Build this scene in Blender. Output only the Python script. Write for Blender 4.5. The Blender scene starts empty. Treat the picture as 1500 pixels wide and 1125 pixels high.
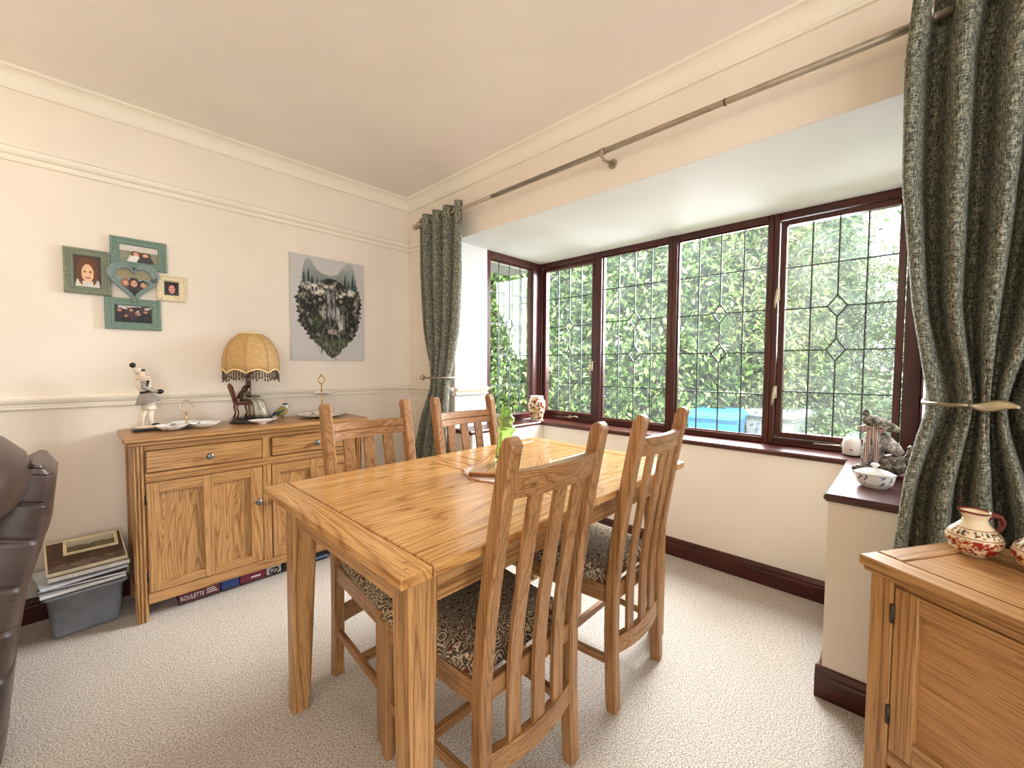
import bpy, math, random
import numpy as np
from mathutils import Vector, Matrix
random.seed(7); rng = np.random.default_rng(7)
scene = bpy.context.scene
COL = scene.collection
PI = math.pi

# ------------------------------------------------------------------ camera, world, light, exposure
cam_d = bpy.data.cameras.new('camera'); cam = bpy.data.objects.new('camera', cam_d); COL.objects.link(cam)
scene.camera = cam
cam_d.sensor_width = 36.0; cam_d.lens = 607.435 / 1500 * 36.0; cam_d.clip_start = 0.05; cam_d.clip_end = 200
_yaw, _pit, _rol = 0.807744, -0.0435142, 0.0057424
_f = Vector((math.sin(_yaw)*math.cos(_pit), math.cos(_yaw)*math.cos(_pit), math.sin(_pit)))
_r = Vector((math.cos(_yaw), -math.sin(_yaw), 0)); _u = _r.cross(_f)
_r2 = math.cos(_rol)*_r + math.sin(_rol)*_u; _u2 = -math.sin(_rol)*_r + math.cos(_rol)*_u
M = Matrix((( _r2.x, _u2.x, -_f.x), (_r2.y, _u2.y, -_f.y), (_r2.z, _u2.z, -_f.z))).to_4x4()
M.translation = Vector((-1.78374, -2.79859, 1.15698)); cam.matrix_world = M

world = bpy.data.worlds.new('overcast_sky'); scene.world = world; world.use_nodes = True
wb = world.node_tree.nodes['Background']; wb.inputs[0].default_value = (0.93, 0.97, 1.0, 1); wb.inputs[1].default_value = 3.2

def lamp(name, kind, loc, energy, color, **kw):
    d = bpy.data.lights.new(name, kind); d.energy = energy; d.color = color
    for k, v in kw.items(): setattr(d, k, v)
    o = bpy.data.objects.new(name, d); COL.objects.link(o); o.location = loc
    return o
sun = lamp('sun_light', 'SUN', (-6, -3, 9), 5.5, (1.0, 0.97, 0.91), angle=math.radians(2.5))
sun.rotation_euler = Vector((0.72, 0.35, -0.75)).to_track_quat('-Z', 'Y').to_euler()
# added fill light behind the camera, set at an invented door opening
pat = lamp('added_fill_light', 'AREA', (-2.6, -5.1, 1.25), 22, (1.0, 0.97, 0.94), shape='RECTANGLE', size=3.0, size_y=2.0)
pat.rotation_euler = (math.radians(90), 0, 0)
# daylight falling in through the bay
bay = lamp('bay_daylight', 'AREA', (2.1, -1.67, 2.4), 560, (0.96, 0.98, 1.0), shape='RECTANGLE', size=2.6, size_y=1.5)
bay.rotation_euler = Vector((-1, 0, -0.55)).to_track_quat('-Z', 'Z').to_euler()
vs = scene.view_settings
scene.display_settings.display_device = 'sRGB'
vs.view_transform = 'Standard'; vs.look = 'None'; vs.gamma = 1.0; vs.use_curve_mapping = False; vs.exposure = 0.25

# ------------------------------------------------------------------ helpers
def srgb(r, g, b):
    def c(x):
        x /= 255.0
        return x/12.92 if x <= 0.04045 else ((x+0.055)/1.055)**2.4
    return (c(r), c(g), c(b), 1.0)

class MB:
    def __init__(s): s.v = []; s.f = []; s.sm = []; s.col = None
    def add(s, vs, fs, smooth=False):
        n = len(s.v); s.v += [tuple(p) for p in vs]
        s.f += [tuple(i+n for i in f) for f in fs]; s.sm += [smooth]*len(fs); return s
    def box(s, a, b, ch=0.0):
        x0, y0, z0 = [min(p, q) for p, q in zip(a, b)]; x1, y1, z1 = [max(p, q) for p, q in zip(a, b)]
        c = min(ch, (x1-x0)*.45, (y1-y0)*.45, (z1-z0)*.45)
        if c <= 0:
            return s.add([(x0,y0,z0),(x1,y0,z0),(x1,y1,z0),(x0,y1,z0),(x0,y0,z1),(x1,y0,z1),(x1,y1,z1),(x0,y1,z1)],
                         [(3,2,1,0),(4,5,6,7),(0,1,5,4),(1,2,6,5),(2,3,7,6),(3,0,4,7)])
        V = []; idx = {}
        for sx in (0,1):
            for sy in (0,1):
                for sz in (0,1):
                    X = (x0,x1)[sx]; Y = (y0,y1)[sy]; Z = (z0,z1)[sz]
                    ix = X + (c if sx == 0 else -c); iy = Y + (c if sy == 0 else -c); iz = Z + (c if sz == 0 else -c)
                    idx[sx,sy,sz,'x'] = len(V); V.append((X,iy,iz))
                    idx[sx,sy,sz,'y'] = len(V); V.append((ix,Y,iz))
                    idx[sx,sy,sz,'z'] = len(V); V.append((ix,iy,Z))
        F = []
        I = lambda a,b,c_,k: idx[a,b,c_,k]
        F += [(I(0,0,0,'x'),I(0,0,1,'x'),I(0,1,1,'x'),I(0,1,0,'x')),(I(1,0,0,'x'),I(1,1,0,'x'),I(1,1,1,'x'),I(1,0,1,'x'))]
        F += [(I(0,0,0,'y'),I(1,0,0,'y'),I(1,0,1,'y'),I(0,0,1,'y')),(I(0,1,0,'y'),I(0,1,1,'y'),I(1,1,1,'y'),I(1,1,0,'y'))]
        F += [(I(0,0,0,'z'),I(0,1,0,'z'),I(1,1,0,'z'),I(1,0,0,'z')),(I(0,0,1,'z'),I(1,0,1,'z'),I(1,1,1,'z'),I(0,1,1,'z'))]
        for a in (0,1):
            for b_ in (0,1):
                F.append((I(a,b_,0,'x'),I(a,b_,1,'x'),I(a,b_,1,'y'),I(a,b_,0,'y')))
                F.append((I(a,0,b_,'x'),I(a,1,b_,'x'),I(a,1,b_,'z'),I(a,0,b_,'z')))
                F.append((I(0,a,b_,'y'),I(1,a,b_,'y'),I(1,a,b_,'z'),I(0,a,b_,'z')))
                for c_ in (0,1): F.append((I(a,b_,c_,'x'),I(a,b_,c_,'y'),I(a,b_,c_,'z')))
        return s.add(V, F)
    def loft(s, rings, cap=True, closed=True, smooth=True):
        n = len(rings[0]); V = [p for r in rings for p in r]; F = []
        for i in range(len(rings)-1):
            for j in range(n if closed else n-1):
                k = (j+1) % n
                F.append((i*n+j, i*n+k, (i+1)*n+k, (i+1)*n+j))
        s.add(V, F, smooth)
        if cap and closed:
            base = len(s.v)-len(V)
            s.f.append(tuple(base+j for j in reversed(range(n)))); s.sm.append(False)
            s.f.append(tuple(base+(len(rings)-1)*n+j for j in range(n))); s.sm.append(False)
        return s
    def tube(s, pts, r, n=10, smooth=True, flat=1.0):
        pts = [Vector(p) for p in pts]; rad = r if isinstance(r, (list, tuple)) else [r]*len(pts)
        rings = []; up = None
        for i, p in enumerate(pts):
            t = (pts[min(i+1, len(pts)-1)] - pts[max(i-1, 0)])
            t = t.normalized() if t.length > 1e-9 else Vector((0,0,1))
            if up is None:
                up = Vector((0,0,1)) if abs(t.z) < 0.9 else Vector((1,0,0))
            a = t.cross(up); a = a.normalized() if a.length > 1e-6 else Vector((1,0,0)); b = a.cross(t).normalized(); up = b
            rings.append([p + (a*math.cos(2*PI*k/n) + b*math.sin(2*PI*k/n)*flat)*rad[i] for k in range(n)])
        return s.loft(rings, smooth=smooth)
    def lathe(s, prof, n=24, c=(0,0,0), sx=1, sy=1, cap=True):
        rings = [[(c[0]+sx*r*math.cos(2*PI*k/n), c[1]+sy*r*math.sin(2*PI*k/n), c[2]+z) for k in range(n)] for r, z in prof]
        return s.loft(rings, cap=cap)
    def ball(s, c, r, n=12, m=8, rot=None):
        rx, ry, rz = r if isinstance(r, (list, tuple)) else (r, r, r); rings = []
        for i in range(m+1):
            a = -PI/2 + PI*i/m; a = max(-PI/2+.05, min(PI/2-.05, a)); ring = []
            for k in range(n):
                p = Vector((rx*math.cos(a)*math.cos(2*PI*k/n), ry*math.cos(a)*math.sin(2*PI*k/n), rz*math.sin(a)))
                if rot: p = rot @ p
                ring.append(p + Vector(c))
            rings.append(ring)
        return s.loft(rings)
    def prism(s, poly, fn, a, b, smooth=False):
        """poly: 2-D points; fn(p, q, t) -> 3-D point; swept from t=a to t=b"""
        return s.loft([[fn(p, q, a) for p, q in poly], [fn(p, q, b) for p, q in poly]], smooth=smooth)
    def bar(s, p, q, w, d, up=(0,0,1), ch=0.0):
        p = Vector(p); q = Vector(q); t = (q-p).normalized(); u = Vector(up); a = t.cross(u).normalized(); b = a.cross(t).normalized()
        sec = [(-w/2,-d/2),(w/2,-d/2),(w/2,d/2),(-w/2,d/2)]
        if ch: sec = [(-w/2+ch,-d/2),(w/2-ch,-d/2),(w/2,-d/2+ch),(w/2,d/2-ch),(w/2-ch,d/2),(-w/2+ch,d/2),(-w/2,d/2-ch),(-w/2,-d/2+ch)]
        return s.loft([[e + a*i + b*j for i, j in sec] for e in (p, q)], smooth=False)
    def xf(s, m):
        s.v = [tuple(m @ Vector(p)) for p in s.v]; return s
    def build(s, name, mat, parent=None, loc=None, kind=None):
        me = bpy.data.meshes.new(name); me.from_pydata(s.v, [], s.f)
        me.polygons.foreach_set('use_smooth', s.sm)
        if s.col is not None:
            ca = me.color_attributes.new('print', 'FLOAT_COLOR', 'POINT')
            ca.data.foreach_set('color', np.asarray(s.col, dtype=np.float32).ravel())
        me.validate(); me.update()
        import bmesh
        bm = bmesh.new(); bm.from_mesh(me); bmesh.ops.recalc_face_normals(bm, faces=bm.faces); bm.to_mesh(me); bm.free()
        o = bpy.data.objects.new(name, me); COL.objects.link(o)
        if mat: me.materials.append(mat)
        if parent: o.parent = parent
        if loc: o.location = loc
        if kind: o['kind'] = kind
        return o

def empty(name, loc=(0,0,0), rz=0.0):
    o = bpy.data.objects.new(name, None); COL.objects.link(o); o.location = loc; o.rotation_euler = (0,0,rz); o.empty_display_size = .05
    return o
def tag(o, label, cat, group=None):
    o['label'] = label; o['category'] = cat
    if group: o['group'] = group
    return o
def thing(name, label, cat, loc=(0,0,0), rz=0.0, group=None): return tag(empty(name, loc, rz), label, cat, group)
def struct(o, label=None):
    o['kind'] = 'structure'
    if label: o['label'] = label
    return o
def copy_tree(o, parent=None):
    c = o.copy(); COL.objects.link(c); c.parent = parent
    for ch in list(o.children): copy_tree(ch, c)
    return c

# ------------------------------------------------------------------ materials
class NT:
    def __init__(s, name):
        s.m = bpy.data.materials.new(name); s.m.use_nodes = True; s.n = s.m.node_tree.nodes; s.l = s.m.node_tree.links
        s.b = s.n['Principled BSDF']; s.out = s.n['Material Output']
    def node(s, t, **kw):
        nd = s.n.new(t)
        for k, v in kw.items():
            if k.startswith('_'): setattr(nd, k[1:], v)
            else: nd.inputs[k].default_value = v
        return nd
    def link(s, a, b): s.l.new(a, b)
    def coords(s, scale=(1,1,1), rnd=True, space='Object'):
        tc = s.node('ShaderNodeTexCoord'); mp = s.node('ShaderNodeMapping'); mp.inputs['Scale'].default_value = scale
        if rnd:
            oi = s.node('ShaderNodeObjectInfo'); ml = s.node('ShaderNodeMath', _operation='MULTIPLY'); ml.inputs[1].default_value = 37.0
            s.link(oi.outputs['Random'], ml.inputs[0])
            ad = s.node('ShaderNodeVectorMath', _operation='ADD'); cb = s.node('ShaderNodeCombineXYZ')
            for k in range(3): s.link(ml.outputs[0], cb.inputs[k])
            s.link(tc.outputs[space], ad.inputs[0]); s.link(cb.outputs[0], ad.inputs[1]); s.link(ad.outputs[0], mp.inputs['Vector'])
        else: s.link(tc.outputs[space], mp.inputs['Vector'])
        return mp.outputs['Vector']
    def noise(s, vec, scale, detail=4, rough=.55, dist=0.0):
        n = s.node('ShaderNodeTexNoise', Scale=scale, Detail=detail, Roughness=rough, Distortion=dist); s.link(vec, n.inputs['Vector']); return n.outputs['Fac']
    def ramp(s, fac, stops, interp='LINEAR'):
        r = s.node('ShaderNodeValToRGB'); r.color_ramp.interpolation = interp; e = r.color_ramp.elements
        while len(e) < len(stops): e.new(0.5)
        for k, (p, c) in enumerate(stops): e[k].position = p; e[k].color = c
        s.link(fac, r.inputs[0]); return r.outputs['Color']
    def mix(s, fac, a, b, mode='MIX'):
        m = s.node('ShaderNodeMix', _data_type='RGBA', _blend_type=mode)
        for inp, v in ((m.inputs[0], fac), (m.inputs[6], a), (m.inputs[7], b)):
            if hasattr(v, 'links'): s.link(v, inp)
            else: inp.default_value = v
        return m.outputs[2]
    def bump(s, h, strength=.3, dist=.002):
        b = s.node('ShaderNodeBump', Strength=strength, Distance=dist); s.link(h, b.inputs['Height']); s.link(b.outputs[0], s.b.inputs['Normal'])
    def set(s, color=None, rough=.5, metal=0.0, spec=.5):
        if color is not None:
            if hasattr(color, 'links'): s.link(color, s.b.inputs['Base Color'])
            else: s.b.inputs['Base Color'].default_value = color
        s.b.inputs['Roughness'].default_value = rough; s.b.inputs['Metallic'].default_value = metal; s.b.inputs['Specular IOR Level'].default_value = spec
        return s.m

def plain(name, col, rough=.5, metal=0.0, spec=.5, mottle=.12, scale=30.0, bump=0.0):
    t = NT(name); v = t.coords(); n = t.noise(v, scale)
    c2 = tuple(min(1, x*(1-mottle)) for x in col[:3]) + (1,); c3 = tuple(min(1, x*(1+mottle)) for x in col[:3]) + (1,)
    c = t.ramp(n, [(.3, c2), (.7, c3)])
    if bump: t.bump(n, bump, .001)
    return t.set(c, rough, metal, spec)

def oak(name, axis, light, mid, dark, rough=.34, across=1.0, along=.10, rings=26.0):
    t = NT(name); sc = [1.0*across]*3; sc[axis] = along
    v = t.coords(tuple(sc))
    n1 = t.noise(v, 5.0, 2, .45, .25)                     # broad cathedral figure
    w = t.node('ShaderNodeMath', _operation='MULTIPLY'); w.inputs[1].default_value = rings; t.link(n1, w.inputs[0])
    fr = t.node('ShaderNodeMath', _operation='FRACT'); t.link(w.outputs[0], fr.inputs[0])
    sc2 = [1.0]*3; sc2[axis] = .028
    v2 = t.coords(tuple(sc2)); n2 = t.noise(v2, 330.0, 3, .6); n3 = t.noise(v2, 24.0, 3, .5)
    base = t.ramp(fr.outputs[0], [(0.0, dark), (.16, mid), (.55, light), (.86, mid), (1.0, dark)])
    fine = t.ramp(n2, [(.36, (.42,.34,.28,1)), (.51, (1,1,1,1))])
    broad = t.ramp(n3, [(.3, (.84,.81,.78,1)), (.7, (1.08,1.08,1.08,1))])
    c = t.mix(.7, base, fine, 'MULTIPLY'); c = t.mix(.7, c, broad, 'MULTIPLY')
    t.bump(n2, .10, .0006)
    return t.set(c, rough, 0, .5)
L_, M_, D_ = srgb(190,146,94), srgb(178,133,82), srgb(142,99,56)
OAK = [oak('golden_oak_grain_%s' % 'xyz'[k], k, L_, M_, D_, .34, 1.5, .05) for k in range(3)]
TOPOAK = oak('polished_oak_top', 0, srgb(206,158,98), srgb(196,147,88), srgb(164,115,62), .22)
TOPOAKY = oak('polished_oak_end', 1, srgb(206,158,98), srgb(196,147,88), srgb(164,115,62), .22)
VENEER = oak('plain_oak_veneer', 0, srgb(190,142,90), srgb(184,136,84), srgb(176,128,78), .42)
CHOAK = [oak('chair_oak_grain_%s' % 'xyz'[k], k, srgb(174,130,84), srgb(158,114,70), srgb(128,88,50), .36, 2.2, .045) for k in range(3)]

PANELOAK = oak('flame_oak_panel', 2, L_, M_, D_, .34, 1.6, .20, 34.0)
def mahog(name, axis):
    t = NT(name); sc = [1.0]*3; sc[axis] = .06; v = t.coords(tuple(sc), rnd=False)
    n = t.noise(v, 70, 3); c = t.ramp(n, [(.3, srgb(46,16,13)), (.7, srgb(84,31,24))])
    t.bump(n, .15, .001); return t.set(c, .28, 0, .5)
MAH = [mahog('mahogany_stain_%s' % 'xyz'[k], k) for k in range(3)]

def paint(name, col, rough=.85, var=.03, bumpy=.12):
    t = NT(name); v = t.coords(rnd=False); n = t.noise(v, 2.2, 4); f = t.noise(v, 240, 2)
    c = t.ramp(n, [(.3, tuple(x*(1-var) for x in col[:3])+(1,)), (.7, tuple(min(1, x*(1+var)) for x in col[:3])+(1,))])
    t.bump(f, bumpy, .0008); return t.set(c, rough, 0, .25)
CREAM = paint('cream_wall_paint', srgb(240,229,214))
CREAMTRIM = paint('cream_gloss_trim', srgb(244,236,220), .45, .02, .03)
WHITE = paint('white_bay_paint', srgb(214,214,214))
CEIL = paint('ceiling_paint', srgb(246,239,231), .9)
def carpet():
    t = NT('beige_carpet_pile'); v = t.coords(rnd=False); n = t.noise(v, 210, 3, .8); n2 = t.noise(v, 3.0, 3); n3 = t.noise(v, 70, 2, .6)
    c = t.ramp(n, [(.40, srgb(158,142,126)), (.5, srgb(228,217,204)), (.60, srgb(252,248,242))])
    c = t.mix(.6, c, t.ramp(n2, [(.3, (.88,.86,.84,1)), (.7, (1,1,1,1))]), 'MULTIPLY'); c = t.mix(.5, c, t.ramp(n3, [(.3, (.8,.78,.76,1)), (.6, (1,1,1,1))]), 'MULTIPLY')
    t.bump(n, 1.0, .006); return t.set(c, 1.0, 0, .05)
CARPET = carpet()
def curtain_cloth():
    t = NT('grey_green_tweed'); v = t.coords((1,1,.22), rnd=False); v2 = t.coords((.5,.25,1), rnd=False)
    n = t.noise(v, 290, 3, .65); n2 = t.noise(v2, 260, 3, .65); m = t.node('ShaderNodeMath', _operation='ADD'); t.link(n, m.inputs[0]); t.link(n2, m.inputs[1])
    h = t.node('ShaderNodeMath', _operation='MULTIPLY'); h.inputs[1].default_value = .5; t.link(m.outputs[0], h.inputs[0])
    c = t.ramp(h.outputs[0], [(.38, srgb(46,47,42)), (.5, srgb(110,112,100)), (.62, srgb(184,183,164))])
    t.bump(h.outputs[0], .5, .003); return t.set(c, .95, 0, .1)
CURT = curtain_cloth()
def damask():
    t = NT('floral_tapestry'); v = t.coords((1,1,.6), rnd=False)
    vo = t.node('ShaderNodeTexVoronoi', Scale=21.0, _feature='F1'); vo.inputs['Randomness'].default_value = .25; t.link(v, vo.inputs['Vector'])
    ns = t.noise(v, 34, 2); md = t.node('ShaderNodeMath', _operation='MULTIPLY_ADD'); md.inputs[1].default_value = 3.2; t.link(vo.outputs['Distance'], md.inputs[0]); t.link(ns, md.inputs[2])
    pp = t.node('ShaderNodeMath', _operation='PINGPONG'); pp.inputs[1].default_value = .22; t.link(md.outputs[0], pp.inputs[0])
    c = t.ramp(pp.outputs[0], [(0.0, srgb(214,196,166)), (.05, srgb(190,168,138)), (.075, srgb(26,24,30)), (.135, srgb(34,32,38)), (.145, srgb(170,148,120)), (.165, srgb(150,126,100)), (.18, srgb(34,30,34))])
    fl = t.noise(v, 110, 2); k = t.ramp(fl, [(.58, (0,0,0,1)), (.61, (1,1,1,1))]); c = t.mix(k, c, srgb(186,164,134))
    f2 = t.noise(v, 60, 1); k2 = t.ramp(f2, [(.66, (0,0,0,1)), (.68, (1,1,1,1))]); c = t.mix(k2, c, srgb(104,52,44))
    f = t.noise(v, 400, 2); t.bump(f, .3, .001); return t.set(c, .9, 0, .1)
DAMASK = damask()
def leather():
    t = NT('dark_brown_leather'); v = t.coords(rnd=False); n = t.noise(v, 90, 4, .6); n2 = t.noise(v, 6, 3)
    c = t.ramp(n2, [(.3, srgb(58,46,42)), (.7, srgb(92,76,70))]); t.bump(n, .25, .002); return t.set(c, .38, 0, .5)
LEATHER = leather()
def glassmat(name, haze=0.05, refl=1.0):
    t = NT(name); tr = t.node('ShaderNodeBsdfTransparent'); gl = t.node('ShaderNodeBsdfGlossy'); gl.inputs['Roughness'].default_value = .02
    lw = t.node('ShaderNodeLayerWeight', Blend=.5); pw = t.node('ShaderNodeMath', _operation='POWER'); pw.inputs[1].default_value = 5.0; t.link(lw.outputs['Facing'], pw.inputs[0]); ml = t.node('ShaderNodeMath', _operation='MULTIPLY_ADD'); ml.inputs[1].default_value = .6*refl; ml.inputs[2].default_value = .035*refl; t.link(pw.outputs[0], ml.inputs[0])
    mx = t.node('ShaderNodeMixShader'); t.link(ml.outputs[0], mx.inputs[0]); t.link(tr.outputs[0], mx.inputs[1]); t.link(gl.outputs[0], mx.inputs[2])
    df = t.node('ShaderNodeBsdfTranslucent'); df.inputs[0].default_value = (.9,.95,1,1)  # milky layer that puts the haze of reflections into the pane colour
    v = t.coords(); n = t.noise(v, 7.0, 4); rp = t.ramp(n, [(.35, (haze*.5,)*3+(1,)), (.7, (haze*1.4,)*3+(1,))])
    m2 = t.node('ShaderNodeMixShader'); t.link(rp, m2.inputs[0]); t.link(mx.outputs[0], m2.inputs[1]); t.link(df.outputs[0], m2.inputs[2])
    t.link(m2.outputs[0], t.out.inputs['Surface']); return t.m
GLASS = glassmat('window_glass', .008, .4); GLASSHAZE = glassmat('hazed_window_glass', .013, 1.6)
LEAD = plain('lead_came', srgb(66,76,82), .55, .0)
METAL = plain('brushed_nickel', srgb(176,166,150), .38, .85)
OLIVEM = plain('aged_pewter_bronze', srgb(146,134,108), .35, .85)
PEWTER = plain('pewter_knob', srgb(122,126,128), .38, .8)
BRASS = plain('gold_fitting', srgb(206,170,90), .25, .9)
BRASSPALE = plain('aged_brass', srgb(196,186,160), .3, .8)
CHINA = plain('white_china', srgb(246,246,244), .12, 0, .6, .02)
BLACK = plain('gloss_black', srgb(26,26,28), .2)
DARKIRON = plain('hinge_metal', srgb(70,62,52), .45, .7)
def printmat(name, rough=.5):
    t = NT(name); a = t.node('ShaderNodeVertexColor'); a.layer_name = 'print'; n = t.noise(t.coords(), 300, 2)
    c = t.mix(.25, a.outputs['Color'], t.ramp(n, [(.3, (.8,.8,.8,1)), (.7, (1.1,1.1,1.1,1))]), 'MULTIPLY'); return t.set(c, rough, 0, .4)
PRINT = printmat('printed_paper'); PRINTCH = printmat('painted_china', .15)

def grid_print(name, w, h, nx, ny, fn, to3, parent, mat=None):
    """flat print: fn(u, v) -> sRGB 0-255 with v measured from the top; to3(x, z) -> 3-D"""
    mb = MB(); V = []; C = []
    for j in range(ny+1):
        for i in range(nx+1):
            u, v = i/nx, j/ny; V.append(to3(u*w, h-v*h)); C.append(srgb(*[max(0, min(255, q)) for q in fn(u, v)]))
    F = [(j*(nx+1)+i, j*(nx+1)+i+1, (j+1)*(nx+1)+i+1, (j+1)*(nx+1)+i) for j in range(ny) for i in range(nx)]
    mb.add(V, F); mb.col = C
    return mb.build(name, mat or PRINT, parent)

_vn = rng.random((64, 64))
def vnoise(x, y):
    xi, yi = math.floor(x), math.floor(y); fx, fy = x-xi, y-yi; fx = fx*fx*(3-2*fx); fy = fy*fy*(3-2*fy)
    g = lambda a, b: _vn[a % 64, b % 64]
    return (g(xi,yi)*(1-fx)+g(xi+1,yi)*fx)*(1-fy) + (g(xi,yi+1)*(1-fx)+g(xi+1,yi+1)*fx)*fy
def fbm(x, y, o=3):
    s = 0; a = .5; n = 0
    for k in range(o): s += a*vnoise(x, y); n += a; x *= 2.1; y *= 2.1; a *= .5
    return s/n
def lerp(a, b, t): t = max(0, min(1, t)); return tuple(p+(q-p)*t for p, q in zip(a, b))
def inpoly(x, y, P):
    r = False; j = len(P)-1
    for i in range(len(P)):
        if (P[i][1] > y) != (P[j][1] > y) and x < (P[j][0]-P[i][0])*(y-P[i][1])/(P[j][1]-P[i][1])+P[i][0]: r = not r
        j = i
    return r
def interp(x, xs, ys): return float(np.interp(x, xs, ys))

# ------------------------------------------------------------------ room shell
ZC = 2.40; XL = -6.0; YF = -5.2; BX = .905; BYL = -.545; BYR = -2.842; ZB = 2.006; SZ = .725
struct(MB().box((XL-.2, YF-.2, -.15), (1.0, .2, 0)).build('floor', CARPET), 'beige speckled cut pile carpet')
struct(MB().box((XL-.2, YF-.2, ZC), (.3, .2, ZC+.12)).build('ceiling', CEIL), 'cream painted ceiling')
struct(MB().box((XL-.2, 0, 0), (.3, .2, ZC)).build('wall_back', CREAM), 'cream wall behind the sideboard')
struct(MB().box((XL-.2, YF, 0), (XL, 0, ZC)).build('wall_left', CREAM))
wf = MB(); wf.box((XL, YF-.2, 0), (-4.2, YF, ZC)); wf.box((-1.0, YF-.2, 0), (.3, YF, ZC)); wf.box((-4.2, YF-.2, 2.25), (-1.0, YF, ZC))
struct(wf.build('wall_front', CREAM))
wr = MB(); wr.box((0, BYL, 0), (.3, 0, ZC)); wr.box((0, YF, 0), (.3, BYR, ZC)); wr.box((0, BYR, ZB), (.3, BYL, ZC))
struct(wr.build('wall_right', CREAM), 'cream wall around the bay opening')
# bay: low walls, side returns, flat ceiling with an overhanging soffit
SFX, SFYL, SFYR = .722, -.735, -2.612
lo = MB(); lo.box((SFX, SFYR, 0), (1.02, SFYL, .70)); struct(lo.build('wall_bay_front', paint('bay_low_wall_paint', srgb(244,238,228))), 'low cream wall under the bay window')
lo = MB(); lo.box((.0, BYR, 0), (1.02, SFYR, .70)); lo.box((.3, BYR-.15, 0), (1.02, BYR, .70)); struct(lo.build('wall_bay_right', CREAM), 'low cream pier at the right end of the bay')
lo = MB(); lo.box((.0, SFYL, 0), (1.02, BYL, .70)); lo.box((.3, BYL, 0), (1.02, BYL+.15, .70)); struct(lo.build('wall_bay_left', CREAM), 'low wall at the left end of the bay')
# plastered upper returns (white) between the room wall and the side windows
struct(MB().box((.003, BYL-.004, .70), (.30, BYL+.02, ZB)).build('wall_bay_return_left', WHITE), 'white plaster return beside the left bay window')
struct(MB().box((.003, BYR-.02, .70), (.30, BYR+.004, ZB)).build('wall_bay_return_right', WHITE))
struct(MB().box((.003, -3.25, ZB-.001), (.99, -.3, 2.12)).build('ceiling_bay', WHITE), 'flat white ceiling of the bay')
struct(MB().box((.30, -.46, 2.10), (1.39, .27, 2.16)).build('trim_11', plain('grey_soffit', srgb(120,118,116), .8)), 'grey roof soffit outside the left bay window')

def moulding(name, poly, side, a, b, mat, label=None):
    # poly in (out from wall, z); side back: wall y=0 ; right: wall x=0
    if side == 'back': fn = lambda p, q, t: (t, -p, q)
    elif side == 'right': fn = lambda p, q, t: (-p, t, q)
    else: fn = side
    return struct(MB().prism(poly, fn, a, b).build(name, mat), label)
cove = [(0, 2.318), (.014, 2.318), (.017, 2.323), (.014, 2.333)] + [(.014+.045*(1-math.cos(k*PI/12)), 2.333+.055*math.sin(k*PI/12)) for k in range(1, 7)] + [(.062, 2.39), (.062, 2.40), (0, 2.40)]
moulding('trim_1', cove, 'back', XL, 0, CREAMTRIM, 'cream coved cornice along the sideboard wall')
moulding('trim_2', cove, 'right', YF, 0, CREAMTRIM, 'cream coved cornice above the bay')
prail = [(0,2.018),(.014,2.018),(.018,2.024),(.018,2.031),(.006,2.034),(.006,2.043),(.018,2.046),(.026,2.054),(.030,2.064),(.030,2.070),(.010,2.073),(.010,2.078),(.016,2.080),(.016,2.085),(0,2.086)]
moulding('trim_3', prail, 'back', XL, 0, CREAMTRIM, 'moulded picture rail on the sideboard wall')
moulding('trim_4', prail, 'right', BYL, 0, CREAMTRIM, 'short picture rail beside the curtain')
dado = [(0,.952),(.014,.952),(.018,.957),(.018,.964),(.006,.967),(.006,.974),(.020,.977),(.026,.984),(.032,.995),(.032,1.001),(.012,1.003),(.012,1.008),(0,1.008)]
moulding('trim_5', dado, 'back', XL, 0, CREAMTRIM, 'moulded dado rail behind the lamp')
moulding('trim_6', dado, 'right', BYL, 0, CREAMTRIM, 'short dado rail beside the curtain')
moulding('trim_7', dado, lambda p, q, t: (t, BYL-.004-p, q), 0.003, .298, CREAMTRIM, 'white dado rail on the bay return')
skirt = [(0,0),(.018,0),(.018,.072),(.013,.078),(.015,.088),(.008,.104),(0,.108)]
moulding('baseboard_back', skirt, 'back', XL, 0, MAH[0], 'dark red skirting board')
moulding('baseboard_right', skirt, 'right', SFYL-.018, 0, MAH[1])
moulding('baseboard_bay_front', skirt, lambda p, q, t: (SFX-p, t, q), SFYR, SFYL, MAH[1], 'dark red skirting under the bay window')
moulding('baseboard_bay_left', skirt, lambda p, q, t: (t, SFYL-p, q), 0, SFX, MAH[0])
moulding('baseboard_bay_right', skirt, lambda p, q, t: (t, SFYR+p, q), 0, SFX, MAH[0])
moulding('baseboard_pier', skirt, 'right', YF, SFYR+.018, MAH[1], 'dark red skirting around the pier')
sill = MB()
sill.box((.700, BYR, .698), (BX+.03, BYL, SZ), .008)
sill.box((-.02, SFYL-.004, .698), (.715, BYL+.03, SZ), .008); sill.box((-.02, BYR-.03, .698), (.715, SFYR+.012, SZ), .008)
struct(sill.build('trim_8', MAH[1]), 'glossy dark red window sill around the bay')
# invented glazed doors out of view, added as an opening for the fill light
added_win = empty('window_7', (-2.6, YF-.1, 0)); struct(added_win)
f = MB()
for x in (-1.6, -.02, 1.52): f.box((x, -.04, 0), (x+.08, .04, 2.25))
f.box((-1.6, -.04, 2.17), (1.6, .04, 2.25)); f.box((-1.6, -.04, 0), (1.6, .04, .1)); f.build('frame', MAH[2], added_win)
for x in (-1.52, .06): MB().box((x, -.005, .1), (x+1.46, .005, 2.17)).build('pane', GLASS, added_win)

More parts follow.
